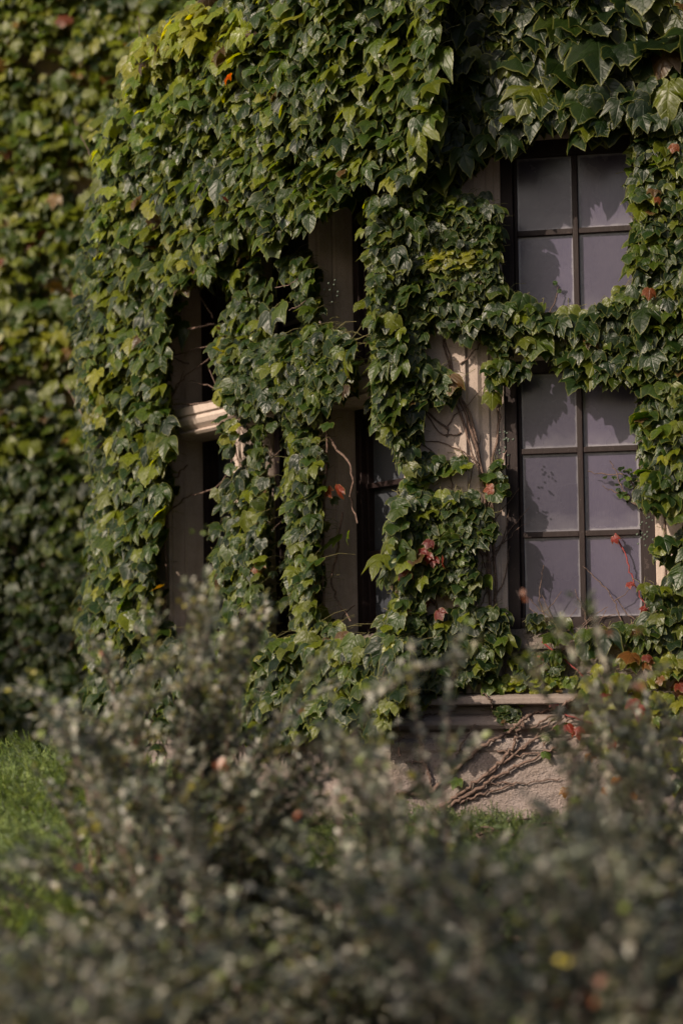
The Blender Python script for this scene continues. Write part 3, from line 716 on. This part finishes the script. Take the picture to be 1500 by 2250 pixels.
    iv.patch(FR, [(925, 565), (985, 530), (1060, 530), (1060, 575), (980, 610), (930, 600)], 45, (.022, .04), (.10, .14), kinds='small', yellow=.8, tone=1.0, clump=.6, fine=1, more=1)
    iv.patch(FR, [(1060, 1000), (1110, 1010), (1115, 1100), (1060, 1100)], 14, (.04, .06), (-.02, .06), kinds='small', tone=1.2, fine=1, more=1)
    for ln, r in (([(1078, 1420), (1072, 1200), (1064, 1060), (1042, 965), (1012, 880), (985, 800), (962, 700)], .007), ([(1000, 880), (1032, 980), (1062, 1062)], .005), ([(985, 945), (940, 905), (905, 880)], .004),
                  ([(1092, 1400), (1086, 1200), (1078, 1030), (1098, 930), (1100, 860)], .006), ([(1062, 1060), (1040, 930), (1000, 840), (975, 740)], .005), ([(1068, 1120), (1100, 1040), (1112, 990)], .003),
                  ([(1075, 1230), (1105, 1190), (1118, 1120)], .003), ([(1078, 1300), (1050, 1250), (1000, 1240)], .003), ([(1082, 1320), (1110, 1270), (1120, 1200)], .003), ([(1012, 950), (970, 960), (930, 900)], .003),
                  ([(945, 1500), (955, 1400), (960, 1320), (940, 1200)], .006), ([(955, 1330), (935, 1310), (915, 1320)], .003), ([(1010, 800), (1045, 770), (1060, 740)], .003)):
        iv.stem(FR, ln, r, r * .55, .004, surf_front)
    iv.web(FR, [(920, 1380), (1090, 1400), (1080, 1000), (980, 900)], 12, .0026, .004, surf_front, length=(80, 200), updir=(-.7, .5))
    iv.special(FR, [(925, 1215), (938, 1225), (950, 1232), (940, 1195), (890, 1265), (965, 1350), (968, 1232)], .11, 'red_leaf', (0.084, 0.008, 0.007), .055)
    iv.special(FR, [(1072, 1075), (935, 1325)], .05, 'brown_leaf', (0.132, 0.036, 0.021), .05)
    iv.berries(FR, [(1105, 1000), (1112, 960), (880, 1160), (890, 1130), (1100, 1045)], .05)
    iv.done()
    # --- canopy over the front window
    iv = Ivy('dark ivy canopy of large pointed leaves overhanging the wide window', FR.P(.6, .1, Z_UT + .1))
    R7 = [(880, -70), (1600, -70), (1600, 60), (1290, 70), (1260, 120), (1270, 190), (1340, 180), (1600, 160), (1600, 280), (1420, 280), (1380, 235), (1290, 285), (1240, 235), (1175, 235), (1135, 325), (1060, 330), (1000, 385), (950, 430), (880, 425)]
    iv.patch(FR, R7, 430, (.095, .155), (.06, .17), fine=.74, more=1.75, dfn=lambda x, y: -.07 * np.clip((1180 - x) / 150, 0, 1) * np.clip((y - 120) / 120, 0, 1), weights=(2, 4, 1, 3, 1, 3), tone=.75, kinds='mix', lift=.7, jit=.3, clump=.3)  # tone lowered so the leaf colour carries the canopy's shade
    iv.patch(FR, R7, 420, (.08, .13), (.02, .10), weights=(2, 4, 1, 3, 0, 4), tone=.8, clump=.3)
    iv.patch(FR, [(1080, 200), (1600, 190), (1600, 290), (1420, 280), (1385, 242), (1330, 282), (1290, 290), (1240, 245), (1190, 268), (1130, 315), (1070, 325)], 120, (.10, .15), (.06, .20), weights=(2, 4, 1, 3, 1, 3), tone=.85, margin=0, lift=.5, clump=0, fine=.62, more=1.5)
    iv.patch(FR, [(1270, 60), (1600, 60), (1600, 170), (1280, 180)], 26, (.11, .15), (.10, .2), fine=1, more=1, weights=(2, 4, 1, 3, 1, 3), tone=.9)
    iv.special(FR, [(1195, 232), (1290, 232), (1165, 262), (1390, 250), (1060, 310), (1122, 318), (1020, 345), (1225, 255), (1340, 252)], .17, 'hanging_leaf', (.010, .021, .004), .125, 'deep')
    iv.web(FR, [(1150, 230), (1500, 200), (1500, 60), (1150, 60)], 16, .003, .006, updir=(-1, 1))
    iv.web(FR, [(950, 420), (1100, 420), (1100, 200), (950, 200)], 8, .003, .006)
    iv.done()
    # --- right jamb
    iv = Ivy('ivy growing up the jamb along the far side of the wide window', FR.P(s_q0 + .1, .03, Z_G))
    R8 = [(1395, 280), (1600, 280), (1600, 1130), (1500, 1140), (1430, 1120), (1405, 1090), (1445, 960), (1392, 935), (1432, 850), (1400, 780), (1390, 640), (1372, 560), (1402, 480), (1378, 410)]
    R8b = [(1500, 1130), (1600, 1130), (1600, 1440), (1440, 1400), (1410, 1290), (1480, 1260), (1420, 1200), (1470, 1180)]
    iv.patch(FR, R8, 640, (.06, .105), (.03, .16), weights=(3, 3, 3, 2, 2, 1), yellow=.02, kinds='mix', clump=.5)
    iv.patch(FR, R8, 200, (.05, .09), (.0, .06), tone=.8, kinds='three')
    iv.patch(FR, R8b, 90, (.06, .10), (.03, .12), kinds='mix', clump=.5)
    iv.patch(FR, [(1500, 560), (1600, 560), (1600, 740), (1490, 700)], 22, (.10, .14), (.14, .2), kinds='mix', tone=.9)
    iv.patch(FR, [(1405, 880), (1450, 880), (1455, 1110), (1400, 1110)], 40, (.05, .08), (.02, .1), kinds='three', tone=1.2)
    iv.special(FR, [(1445, 440), (1425, 645), (1478, 325)], .17, 'orange_leaf', (0.108, 0.030, 0.009), .05)
    for ln, r in (([(1400, 1080), (1370, 1040), (1330, 1045), (1290, 1035)], .0028), ([(1400, 1110), (1365, 1075), (1350, 1030), (1338, 1012)], .0026), ([(1410, 1118), (1380, 1100), (1340, 1075), (1322, 1068)], .0024)):
        iv.stem(FR, ln, r, r * .5, -.06)
    iv.patch(FR, [(1330, 1020), (1400, 1030), (1420, 1110), (1360, 1100)], 16, (.018, .032), (-.075, -.03), kinds='small', tone=1.5, petiole=0)
    iv.stem(FR, [(1455, 1450), (1462, 1250), (1455, 1000), (1440, 800)], .006, .004, .01)
    iv.berries(FR, [(1405, 960), (1420, 1010), (1420, 1160), (1412, 1185), (1408, 935)], .05)
    iv.done()
    # --- transom swag
    iv = Ivy('ivy swag trailing across the transom between the upper and lower panes', FR.P(.5, 0, Z_TR1))
    R9 = [(1060, 655), (1150, 650), (1200, 690), (1290, 690), (1390, 610), (1600, 600), (1600, 860), (1430, 860), (1395, 835), (1345, 825), (1310, 800), (1215, 795), (1250, 760), (1290, 745), (1200, 735), (1150, 715), (1110, 725), (1060, 710)]
    iv.patch(FR, R9, 270, (.065, .105), (.02, .13), weights=(3, 3, 2, 3, 2, 1), kinds='three', clump=.35)
    iv.patch(FR, [(1110, 790), (1160, 790), (1160, 850), (1110, 850)], 4, (.075, .095), (.02, .05), kinds='three')
    iv.patch(FR, [(1105, 690), (1330, 700), (1330, 790), (1200, 795), (1120, 760)], 34, (.07, .1), (.02, .12), kinds='three', margin=0)
    iv.patch(FR, [(1190, 770), (1420, 780), (1420, 850), (1330, 850), (1200, 800)], 30, (.07, .1), (.04, .12), kinds='three')
    iv.stem(FR, [(1060, 690), (1150, 700), (1260, 715), (1380, 690), (1480, 640)], .006, .004, -.005)
    iv.stem(FR, [(1205, 690), (1220, 655), (1226, 628)], .002, .0015, -.07); iv.special(FR, [(1218, 622), (1228, 640)], -.06, 'young_leaf', (.03, .06, .02), .026, 'small')
    iv.done()
    # --- sill trail
    iv = Ivy('trail of ivy leaves lying along the sill below the wide window', FR.P(.6, .03, Z_SILL1))
    iv.patch(FR, [(1140, 1385), (1250, 1395), (1300, 1370), (1440, 1355), (1600, 1330), (1600, 1500), (1440, 1470), (1400, 1420), (1300, 1420), (1180, 1412)], 52, (.065, .11), (.02, .11), clump=.4, tone=.95)
    iv.patch(FR, [(1120, 1440), (1230, 1430), (1230, 1480), (1130, 1480)], 14, (.06, .09), (.02, .06), tone=.9)
    iv.patch(FR, [(1160, 1340), (1260, 1370), (1240, 1390), (1160, 1380)], 8, (.05, .07), (-.05, .03), tone=.9)
    iv.web(FR, [(1130, 1500), (1400, 1480), (1400, 1390), (1140, 1400)], 12, .003, .004, surf_front, length=(60, 180), updir=(-1.4, 1.4))
    for ln, r in (([(1350, 1172), (1372, 1215), (1385, 1265), (1405, 1310), (1425, 1345)], .003), ([(1190, 1410), (1260, 1465), (1300, 1510), (1350, 1560), (1420, 1600)], .003), ([(1250, 1495), (1310, 1530), (1370, 1570)], .0025)):
        b = MB(); keep = iv.st; iv.st = b; iv.stem(FR, ln, r, r * .7, .02 if ln[0][1] > 1300 else -.07); b.build('red_stalk', M_REDSTEM, iv.root, smooth=True); iv.st = keep
    iv.special(FR, [(1382, 1285), (1412, 1340), (1425, 1320), (1350, 1185)], -.05, 'red_leaf', (0.132, 0.018, 0.018), .035)
    iv.special(FR, [(1180, 1458), (1190, 1482)], .05, 'red_leaf', (0.108, 0.027, 0.012), .075)
    iv.done()
    # --- autumn creeper
    iv = Ivy('creeper turning yellow and red on the ledges below the wide window', FR.P(.9, .1, Z_G), 'creeper')
    iv.patch(FR, [(1070, 1500), (1110, 1485), (1200, 1478), (1280, 1490), (1290, 1515), (1200, 1512), (1130, 1520), (1080, 1525)], 130, (.022, .036), (.02, .05), kinds='round', weights=(1, 0, 3, 0, 6, 0), yellow=.1, tone=1.5, clump=.1, fine=1, more=1)
    iv.patch(FR, [(1080, 1555), (1140, 1550), (1140, 1590), (1085, 1590)], 26, (.03, .05), (.06, .09), kinds='round')
    iv.patch(FR, [(1270, 1500), (1330, 1440), (1420, 1430), (1600, 1460), (1600, 1760), (1400, 1720), (1310, 1640), (1290, 1560)], 200, (.04, .07), (.08, .16), kinds='three', yellow=.5, weights=(1, 0, 2, 0, 4, 0), tone=1.2, clump=.8, more=1, fine=.75)
    k = RNG.uniform(0, 1, len(iv.C[-1])); iv.C[-1][k < .16] = (.085, .035, .008); iv.C[-1][k < .06] = (.08, .014, .008)
    n0 = len(iv.C)
    iv.special(FR, [(1268, 1608), (1250, 1600), (1340, 1635), (1400, 1560), (1410, 1575), (1390, 1550)], .16, 'red_leaf', (0.120, 0.017, 0.011), .058)
    iv.special(FR, [(1215, 1548), (1108, 1582)], .08, 'purple_leaf', (0.096, 0.018, 0.030), .05)
    iv.special(FR, [(1312, 1645), (1330, 1740), (1390, 1750), (1355, 1720), (1375, 1735), (1240, 1740), (1295, 1665), (1350, 1600)], .16, 'orange_leaf', (0.120, 0.051, 0.009), .045)
    iv.special(FR, [(1228, 1605), (1200, 1658), (1000, 1720), (1345, 1605), (1240, 1600)], .14, 'green_leaf', (.035, .06, .01), .05)
    for ln, r in (([(870, 1745), (945, 1742), (1000, 1690), (1060, 1640), (1130, 1600), (1165, 1568), (1225, 1555), (1270, 1530)], .0085), ([(960, 1775), (1010, 1745), (1085, 1688), (1125, 1645), (1140, 1600), (1150, 1585)], .0075),
                  ([(985, 1775), (1060, 1725), (1120, 1692), (1180, 1662), (1240, 1632)], .007), ([(1065, 1705), (1130, 1655), (1190, 1615), (1262, 1578)], .0055), ([(945, 1742), (942, 1700), (932, 1672), (890, 1676)], .006),
                  ([(930, 1672), (928, 1640), (920, 1620)], .003), ([(1000, 1690), (1010, 1640), (1045, 1590)], .0035), ([(1140, 1645), (1180, 1618), (1250, 1540)], .005), ([(1090, 1650), (1140, 1660), (1240, 1646)], .004), ([(1165, 1600), (1240, 1560), (1290, 1500), (1330, 1450)], .004),
                  ([(1075, 1722), (1140, 1722), (1230, 1710)], .003), ([(880, 1580), (960, 1570), (1000, 1562)], .003), ([(1060, 1520), (1080, 1545), (1085, 1560)], .003), ([(1010, 1765), (1060, 1740), (1130, 1725)], .005), ([(1195, 1640), (1210, 1600), (1260, 1560)], .004)):
        iv.stem(FR, ln, r, r * .55, r + .004, surf_front, 9, 10)
    b = MB(); keep = iv.st; iv.st = b
    for ln in ([(1240, 1570), (1290, 1585), (1340, 1610)], [(1250, 1500), (1320, 1530), (1400, 1585), (1460, 1620)], [(1250, 1742), (1290, 1755)]): iv.stem(FR, ln, .0028, .002, .02, surf_front)
    b.build('red_stalk', M_REDSTEM, iv.root, smooth=True); iv.st = keep
    iv.done()
    # --- ivy at the foot of the canted facet
    iv = Ivy('low ivy thicket climbing from the foot of the canted wall behind the shrubs', LE.P(.9, .1, Z_G))
    A10 = [(400, 1390), (620, 1400), (800, 1410), (895, 1400), (885, 1540), (830, 1620), (700, 1600), (600, 1660), (540, 1620), (420, 1620)]
    iv.patch(LE, A10, 620, (.06, .11), (.05, .2), weights=(3, 2, 3, 2, 3, 1), clump=.4, yellow=.04, dfn=lambda x, y: .05 + 0 * x)
    iv.web(LE, [(450, 1680), (880, 1680), (880, 1500), (450, 1500)], 14, .005, .02, surf_front, updir=(-.6, .6))
    iv.done()

# ------------------------------------------------------------------ shrubs in front
SHRUB_C = np.array([(.105, .115, .086), (.052, .062, .044), (.19, .183, .162), (.026, .034, .024)])
def bez(a, b_, c, n):
    t = np.linspace(0, 1, n)[:, None]; return (1 - t) ** 2 * a + 2 * t * (1 - t) * b_ + t * t * c
def shrub(label, bx, by, tips, leaf=(.014, .024), twig=(.07, .20), seed=0, accents=(), tone=1.0, space=.0078):
    """arching-stemmed shrub: stems run from the base to the given tips (px, py, depth), side twigs in two ranks, leaves along both"""
    base = np.array([bx, by, float(ground_z(bx, by)) - .02])
    root = empty('shrub', tuple(base), label, 'shrub', 'small-leaved shrubs in front of the house')
    wood = MB(); P = []; T = []; N = []
    for (px, py, D) in [t_ for k_, t_ in enumerate(tips) if (k_ * 7) % 10 < 8 or t_[1] < 1420]:
        tip = at_depth(np.array([px], float), np.array([py], float), np.array([D]))[0]
        tip[2] = max(tip[2], ground_z(tip[0], tip[1]) + .06)
        a = base + np.append(RNG.normal(0, .05, 2), 0)
        L = np.linalg.norm(tip - a); mid = a * .45 + tip * .55 + np.array([0, 0, RNG.uniform(.05, .24) * L])
        mid[2] = min(mid[2], max(tip[2] + .02, a[2] + .1))
        if RNG.uniform() < .7 and py > 1420 and tip[0] > a[0] - .12:            # most sprays lean the same way, swept by the light
            mid = tip + L * np.array([-RNG.uniform(.35, .6), RNG.normal(0, .06), -RNG.uniform(.1, .3)]); mid[2] = max(mid[2], a[2] + .08)
        n = max(8, int(L / .03)); path = bez(a, mid, tip, n); path[1:-1] += RNG.normal(0, .004, (n - 2, 3))
        wood.tube(path, np.linspace(.0045, .0011, n), 4)
        tang = norm(np.gradient(path, axis=0)); side = norm(np.cross(tang, np.array([0, 0, 1.0]) + RNG.normal(0, .35, 3)))
        lines = [path[int(n * .3):]]
        for i in range(int(n * .2), n - 1):
            for sg in (-1, 1):
                if RNG.uniform() < .62: continue
                f = i / n; tl = RNG.uniform(*twig) * (1.25 - .8 * f)
                dr = norm(tang[i] * 1.1 + side[i] * sg * RNG.uniform(.3, .65) + RNG.normal(0, .14, 3) + np.array([0, 0, .1]))
                q = path[i] + dr * np.linspace(0, tl, 4)[:, None] + np.array([0, 0, -1]) * (np.linspace(0, 1, 4)[:, None] ** 2) * tl * .12
                wood.tube(q, [.0013, .0011, .0009, .0006], 3); lines.append(q)
        for ln in lines:
            seg = np.linalg.norm(np.diff(ln, axis=0), axis=1); cum = np.concatenate([[0], np.cumsum(seg)]); m = max(2, int(cum[-1] / space))
            t = (np.arange(m) + RNG.uniform(0, 1, m)) / m * cum[-1]; pt = np.stack([np.interp(t, cum, ln[:, k]) for k in range(3)], -1)
            tg = norm(ln[-1] - ln[0]); sd = norm(np.cross(tg, np.array([0, 0, 1.0])) + RNG.normal(0, .3, 3))
            sgn = np.where(np.arange(m) % 2 == 0, 1, -1)[:, None]
            tt = norm(tg * .7 + sd * sgn + RNG.normal(0, .22, (m, 3)) + np.array([0, 0, .15]))
            P.append(pt); T.append(tt); N.append(norm(np.array([0, 0, 1.0]) + RNG.normal(0, .34, (m, 3)) + SUN * .35 + np.array([0, -.25, 0])))
    P, T, N = np.concatenate(P), np.concatenate(T), np.concatenate(N); N = norm(N - T * np.sum(N * T, -1, keepdims=True)); n = len(P)
    C = SHRUB_C[RNG.integers(0, 4, n)] * RNG.uniform(.7, 1.35, (n, 1)) * tone
    u = RNG.uniform(0, 1, n); C[u < .03] = (.10, .13, .02); C[u < .006] = (.20, .18, .02); C[u < .002] = (.22, .06, .03)
    wood.build('stem', M_TWIG, root, smooth=True)
    leaves('foliage', TPL['oval'], P, T, N, RNG.uniform(leaf[0], leaf[1], n), C, M_SHRUB, root)
    for (px, py, D, col, sz) in accents:
        p = at_depth(np.array([px], float), np.array([py], float), np.array([D]))
        for k in range(3):
            tt = norm(RNG.normal(0, 1, (1, 3)) + np.array([0, 0, .6])); nn = norm(RNG.normal(0, 1, (1, 3)) + np.array([-.2, -1, .3]))
            leaves('bright_leaf', TPL['oval'], p + RNG.normal(0, .006, (1, 3)), tt, nn, np.array([sz]), np.array([col]), M_SHRUB, root)
    return n
ENV = np.array([(-200, 1500), (0, 1490), (130, 1440), (220, 1400), (330, 1360), (430, 1300), (520, 1335), (600, 1335), (680, 1430), (800, 1490), (900, 1460), (1000, 1420), (1080, 1460), (1160, 1440), (1290, 1480), (1400, 1470), (1500, 1450), (1700, 1440)], float)
def env_tips(n, x0, x1, D0, D1, drop=(0, 330), top=0):
    x = RNG.uniform(x0, x1, n); D = RNG.uniform(D0, D1, n); y = np.interp(x, ENV[:, 0], ENV[:, 1]) + top + RNG.uniform(drop[0], drop[1], n)
    return list(zip(x, y, D))
def box_tips(n, x0, x1, y0, y1, D0, D1):
    return list(zip(RNG.uniform(x0, x1, n), RNG.uniform(y0, y1, n), RNG.uniform(D0, D1, n)))
YEL, ORA, LIM = (.24, .21, .02), (.17, .05, .02), (.10, .15, .025)
tot = 0
tot += shrub('tall sprawling shrub, its highest sprig reaching the stone pier at the far end', -.40, 5.4,
      env_tips(19, 230, 720, 4.9, 5.8, (10, 300)) + [(430, 1300, 5.2), (440, 1330, 5.3), (560, 1330, 5.4), (600, 1345, 5.4), (345, 1370, 5.4), (215, 1405, 5.6), (490, 1400, 5.2), (420, 1380, 5.3)] + box_tips(12, 300, 800, 1650, 1950, 4.8, 5.4) + box_tips(14, 480, 880, 1600, 1760, 4.9, 5.5),
      accents=[(440, 1165, 5.3, LIM, 0.0115), (190, 1575, 5.2, YEL, 0.0158), (70, 1480, 5.2, YEL, 0.0130), (480, 1690, 5.1, ORA, 0.0288), (500, 1685, 5.1, ORA, 0.0245), (395, 1320, 5.2, YEL, 0.0115), (490, 1380, 5.2, LIM, 0.0158)])
tot += shrub('shrub with long low sprays reaching over the sunlit green juniper', -.16, 4.4,
      box_tips(6, -160, 330, 1820, 1980, 4.0, 4.8) + box_tips(16, -160, 330, 2080, 2260, 3.6, 4.3) + box_tips(12, 200, 700, 1750, 2250, 3.8, 4.5) + box_tips(8, -60, 300, 1430, 1580, 4.9, 5.6),
      accents=[(210, 1810, 4.3, YEL, 0.0144), (220, 1965, 4.2, YEL, 0.0130), (290, 2095, 4.2, YEL, 0.0144), (95, 1500, 4.6, LIM, 0.0144), (420, 2000, 4.1, LIM, 0.0187)])
tot += shrub('dense dark middle shrub just below the bare stone plinth', .21, 4.6,
      env_tips(6, 690, 860, 4.4, 5.3, (40, 280)) + box_tips(38, 450, 1150, 1830, 2250, 3.9, 4.9) + [(1000, 1400, 5.0), (1030, 1440, 4.9), (890, 1480, 5.0)] + box_tips(2, 880, 1150, 1640, 1800, 4.3, 5),
      accents=[(1030, 1370, 5.0, LIM, 0.0158), (480, 1830, 4.4, YEL, 0.0144), (850, 1680, 4.4, LIM, 0.0144)])
tot += shrub('upright shrub whose thin sprig crosses the lowest panes of the wide window', .66, 5.0,
      env_tips(14, 1290, 1600, 4.6, 5.4, (60, 420)) + [(1295, 1335, 5.0), (1230, 1385, 5.0), (1160, 1440, 5.0), (1380, 1480, 4.8), (1460, 1470, 4.8)] + box_tips(18, 1080, 1560, 1790, 2000, 4.3, 5.0),
      accents=[(1150, 1312, 5.0, ORA, 0.0130), (1300, 1325, 5.0, LIM, 0.0122), (1390, 1390, 4.7, ORA, 0.0158), (1410, 1520, 4.7, ORA, 0.0187), (1330, 1400, 4.8, ORA, 0.0144)])
tot += shrub('nearest and most blurred shrub, filling the bottom corner under the wide window', .47, 3.5,
      box_tips(38, 750, 1600, 1850, 2330, 3.3, 4.0) + box_tips(8, 1150, 1600, 1720, 1900, 3.4, 4.0),
      accents=[(1300, 2190, 3.3, ORA, 0.0187), (1240, 2100, 3.3, YEL, 0.0130)])
tot += shrub('near blurred shrub at the bottom edge below the junipers', -.36, 3.5,
      box_tips(36, -150, 760, 2040, 2340, 3.2, 3.9), accents=[(50, 2240, 3.2, YEL, 0.0130), (160, 2230, 3.3, LIM, 0.0130)])
print('shrub leaves', tot)

# ------------------------------------------------------------------ juniper
def sprig_template(seed):
    r = np.random.default_rng(seed); V = []; T = []
    for i in range(13):
        f = i / 12; y = f; w = .16 * (1 - f * .75)
        for sg in (-1, 1):
            k = len(V); dx = sg * w; dz = r.normal(0, .06); a = r.uniform(.08, .16)
            V += [(0, y - .02, 0), (0, y + .045, 0), (dx, y + a, dz)]; T.append((k, k + 1, k + 2) if sg > 0 else (k + 1, k, k + 2))
        k = len(V); dz = r.choice([-1, 1]) * w * .8; V += [(-.012, y, 0), (.012, y, 0), (r.normal(0, .04), y + .13, dz)]; T.append((k, k + 1, k + 2))
    V = np.array(V); V[:, 2] += .12 * V[:, 1] ** 2
    return dict(V=V, Q=np.zeros((0, 4), int), T=np.array(T), rim=np.zeros(len(V)))
TPL['sprig'] = [sprig_template(i) for i in range(6)]
def juniper(label, cx, cy, rx, ry, h, n, tone=1.0):
    n = int(n * 1.7)
    z0 = float(ground_z(cx, cy)); root = empty('juniper', (cx, cy, z0), label, 'juniper bush', 'low junipers along the foot of the house')
    r = np.sqrt(RNG.uniform(0, 1, n)); q = RNG.uniform(0, 2 * math.pi, n); X = cx + rx * r * np.cos(q); Y = cy + ry * r * np.sin(q)
    lump = .78 + .22 * np.sin(X * 11 + 1.3 * np.sin(Y * 9)) * np.cos(Y * 10 + 2 * np.sin(X * 5))
    Hh = h * np.sqrt(np.clip(1 - r ** 2.4, 0, 1)) * lump; Zt = ground_z(X, Y) + Hh * RNG.uniform(.5, 1.0, n) - .02
    out = np.stack([np.cos(q) * r, np.sin(q) * r, np.full(n, .75)], -1); T = norm(out + RNG.normal(0, .55, (n, 3)) + np.array([-.15, -.1, 0]))
    N = norm(RNG.normal(0, 1, (n, 3)))
    S = RNG.uniform(.03, .065, n); P = np.stack([X, Y, Zt], -1) - T * S[:, None] * .5
    c = np.array([(.075, .108, .026), (.055, .085, .024), (.105, .135, .036), (.042, .062, .024)])[RNG.integers(0, 4, n)] * RNG.uniform(.7, 1.25, (n, 1)) * tone
    leaves('foliage', TPL['sprig'], P, T, N, S, c, M_NEEDLE, root)
    b = MB()
    for _ in range(26):
        a = RNG.uniform(0, 6.28); rr = RNG.uniform(.4, .9); tx, ty = cx + rx * rr * math.cos(a), cy + ry * rr * math.sin(a)
        p0 = np.array([cx, cy, z0 - .01]); p2 = np.array([tx, ty, float(ground_z(tx, ty)) + h * .55 * (1 - rr * .5)]); b.tube(bez(p0, (p0 + p2) / 2 + np.array([0, 0, .05]), p2, 7), np.linspace(.007, .002, 7), 4)
    b.build('branch', M_TWIG, root, smooth=True)
juniper('bright sunlit green juniper mound at the far end of the bay', -.93, 7.6, .75, 1.0, .33, 5600, 1.55)  # raised tone puts the sunlight into the needle colour
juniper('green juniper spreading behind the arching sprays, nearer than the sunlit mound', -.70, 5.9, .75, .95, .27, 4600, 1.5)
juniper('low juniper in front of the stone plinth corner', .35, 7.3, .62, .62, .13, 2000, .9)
juniper('shaded juniper patch between the two middle shrubs', .30, 5.7, .75, .8, .22, 2800, .85)  # lowered tone puts the shade into the needle colour
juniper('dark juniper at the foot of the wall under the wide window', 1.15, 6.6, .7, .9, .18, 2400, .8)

# ------------------------------------------------------------------ unseen trees, added out of view to shade the shrubs and the wing
def oval_big(name, P, S, root):
    n = len(P); T = norm(RNG.normal(0, 1, (n, 3)) + np.array([0, 0, -.4])); N = norm(RNG.normal(0, 1, (n, 3)) + np.array([0, 0, .6])); N = norm(N - T * np.sum(T * N, -1, keepdims=True))
    leaves(name, TPL['oval'], P, T, N, S, palette(n), M_SHRUB, root)
def tree(label, x, y, cz, r, n):
    z0 = float(ground_z(x, y)); root = empty('tree', (x, y, z0), label, 'tree', 'unseen trees added for their shade'); b = MB()
    p0 = np.array([x, y, z0 - .1]); p2 = np.array([x, y, cz + r * .5]); b.tube(bez(p0, (p0 + p2) / 2 + np.array([.15, .1, 0]), p2, 12), np.linspace(.13, .03, 12), 8); P = []
    for k in range(26):
        a = RNG.uniform(0, 6.28); u = RNG.uniform(-.8, .9); rr = r * RNG.uniform(.5, 1) ; q = np.array([x + rr * math.cos(a) * math.sqrt(1 - u * u), y + rr * math.sin(a) * math.sqrt(1 - u * u), cz + rr * u])
        s_ = np.array([x, y, cz - r * .6 + (u + .8) * r * .4]); b.tube(bez(s_, (s_ + q) / 2 + np.array([0, 0, .1]), q, 7), np.linspace(.035, .008, 7), 5)
        m = n // 26; P.append(q + RNG.normal(0, r * .22, (m, 3)))
    b.build('trunk', M_VINE, root, smooth=True); P = np.concatenate(P); oval_big('crown', P, RNG.uniform(.07, .13, len(P)), root)
tree('unseen tree added to shade the near shrubs from the side', -3.0, 1.1, 3.6, 1.1, 520)
tree('unseen tree added to shade the foot of the far wing', -7.4, 11.6, 4.2, 1.7, 4200)

# ------------------------------------------------------------------ light
w = bpy.data.worlds.new('World'); SC.world = w; w.use_nodes = True; nt = w.node_tree
bg = nt.nodes.get('Background'); sky = nt.nodes.new('ShaderNodeTexSky'); sky.sky_type = 'NISHITA'; sky.sun_disc = False
el = math.asin(SUN[2]); sky.sun_elevation = el; sky.sun_rotation = math.atan2(SUN[0], SUN[1]); sky.air_density = .8; sky.dust_density = 5.0; sky.ozone_density = .5
nt.links.new(sky.outputs[0], bg.inputs[0]); bg.inputs[1].default_value = .10
ld = bpy.data.lights.new('sun', 'SUN'); ld.energy = 4.95; ld.angle = rad(.5); ld.color = (1.0, .85, .66)
lo = bpy.data.objects.new('sun', ld); COL.objects.link(lo); lo.location = (-6, -3, 8)
lo.rotation_euler = Vector(tuple(SUN)).to_track_quat('Z', 'Y').to_euler()

cd = bpy.data.cameras.new('camera'); cam = bpy.data.objects.new('camera', cd); COL.objects.link(cam); SC.camera = cam
cd.sensor_fit = 'VERTICAL'; cd.sensor_height = 36; cd.sensor_width = 24; cd.lens = 85.0; cd.clip_start = .05; cd.clip_end = 2000
M = Matrix.Identity(4)
for i, ax in enumerate((rt, up, -fw)):
    for j in range(3): M[j][i] = ax[j]
for j in range(3): M[j][3] = EYE[j]
cam.matrix_world = M
cd.dof.use_dof = True; cd.dof.focus_distance = 8.35; cd.dof.aperture_fstop = 2.3; cd.dof.aperture_blades = 0

vs = SC.view_settings; vs.view_transform = 'Standard'; vs.look = 'None'; vs.gamma = 1; vs.use_curve_mapping = False; vs.exposure = .33
SC.render.engine = 'CYCLES'
cy = SC.cycles; cy.use_denoising = True; cy.max_bounces = 6; cy.diffuse_bounces = 4; cy.glossy_bounces = 2; cy.transmission_bounces = 3; cy.transparent_max_bounces = 4
cy.sample_clamp_indirect = 4
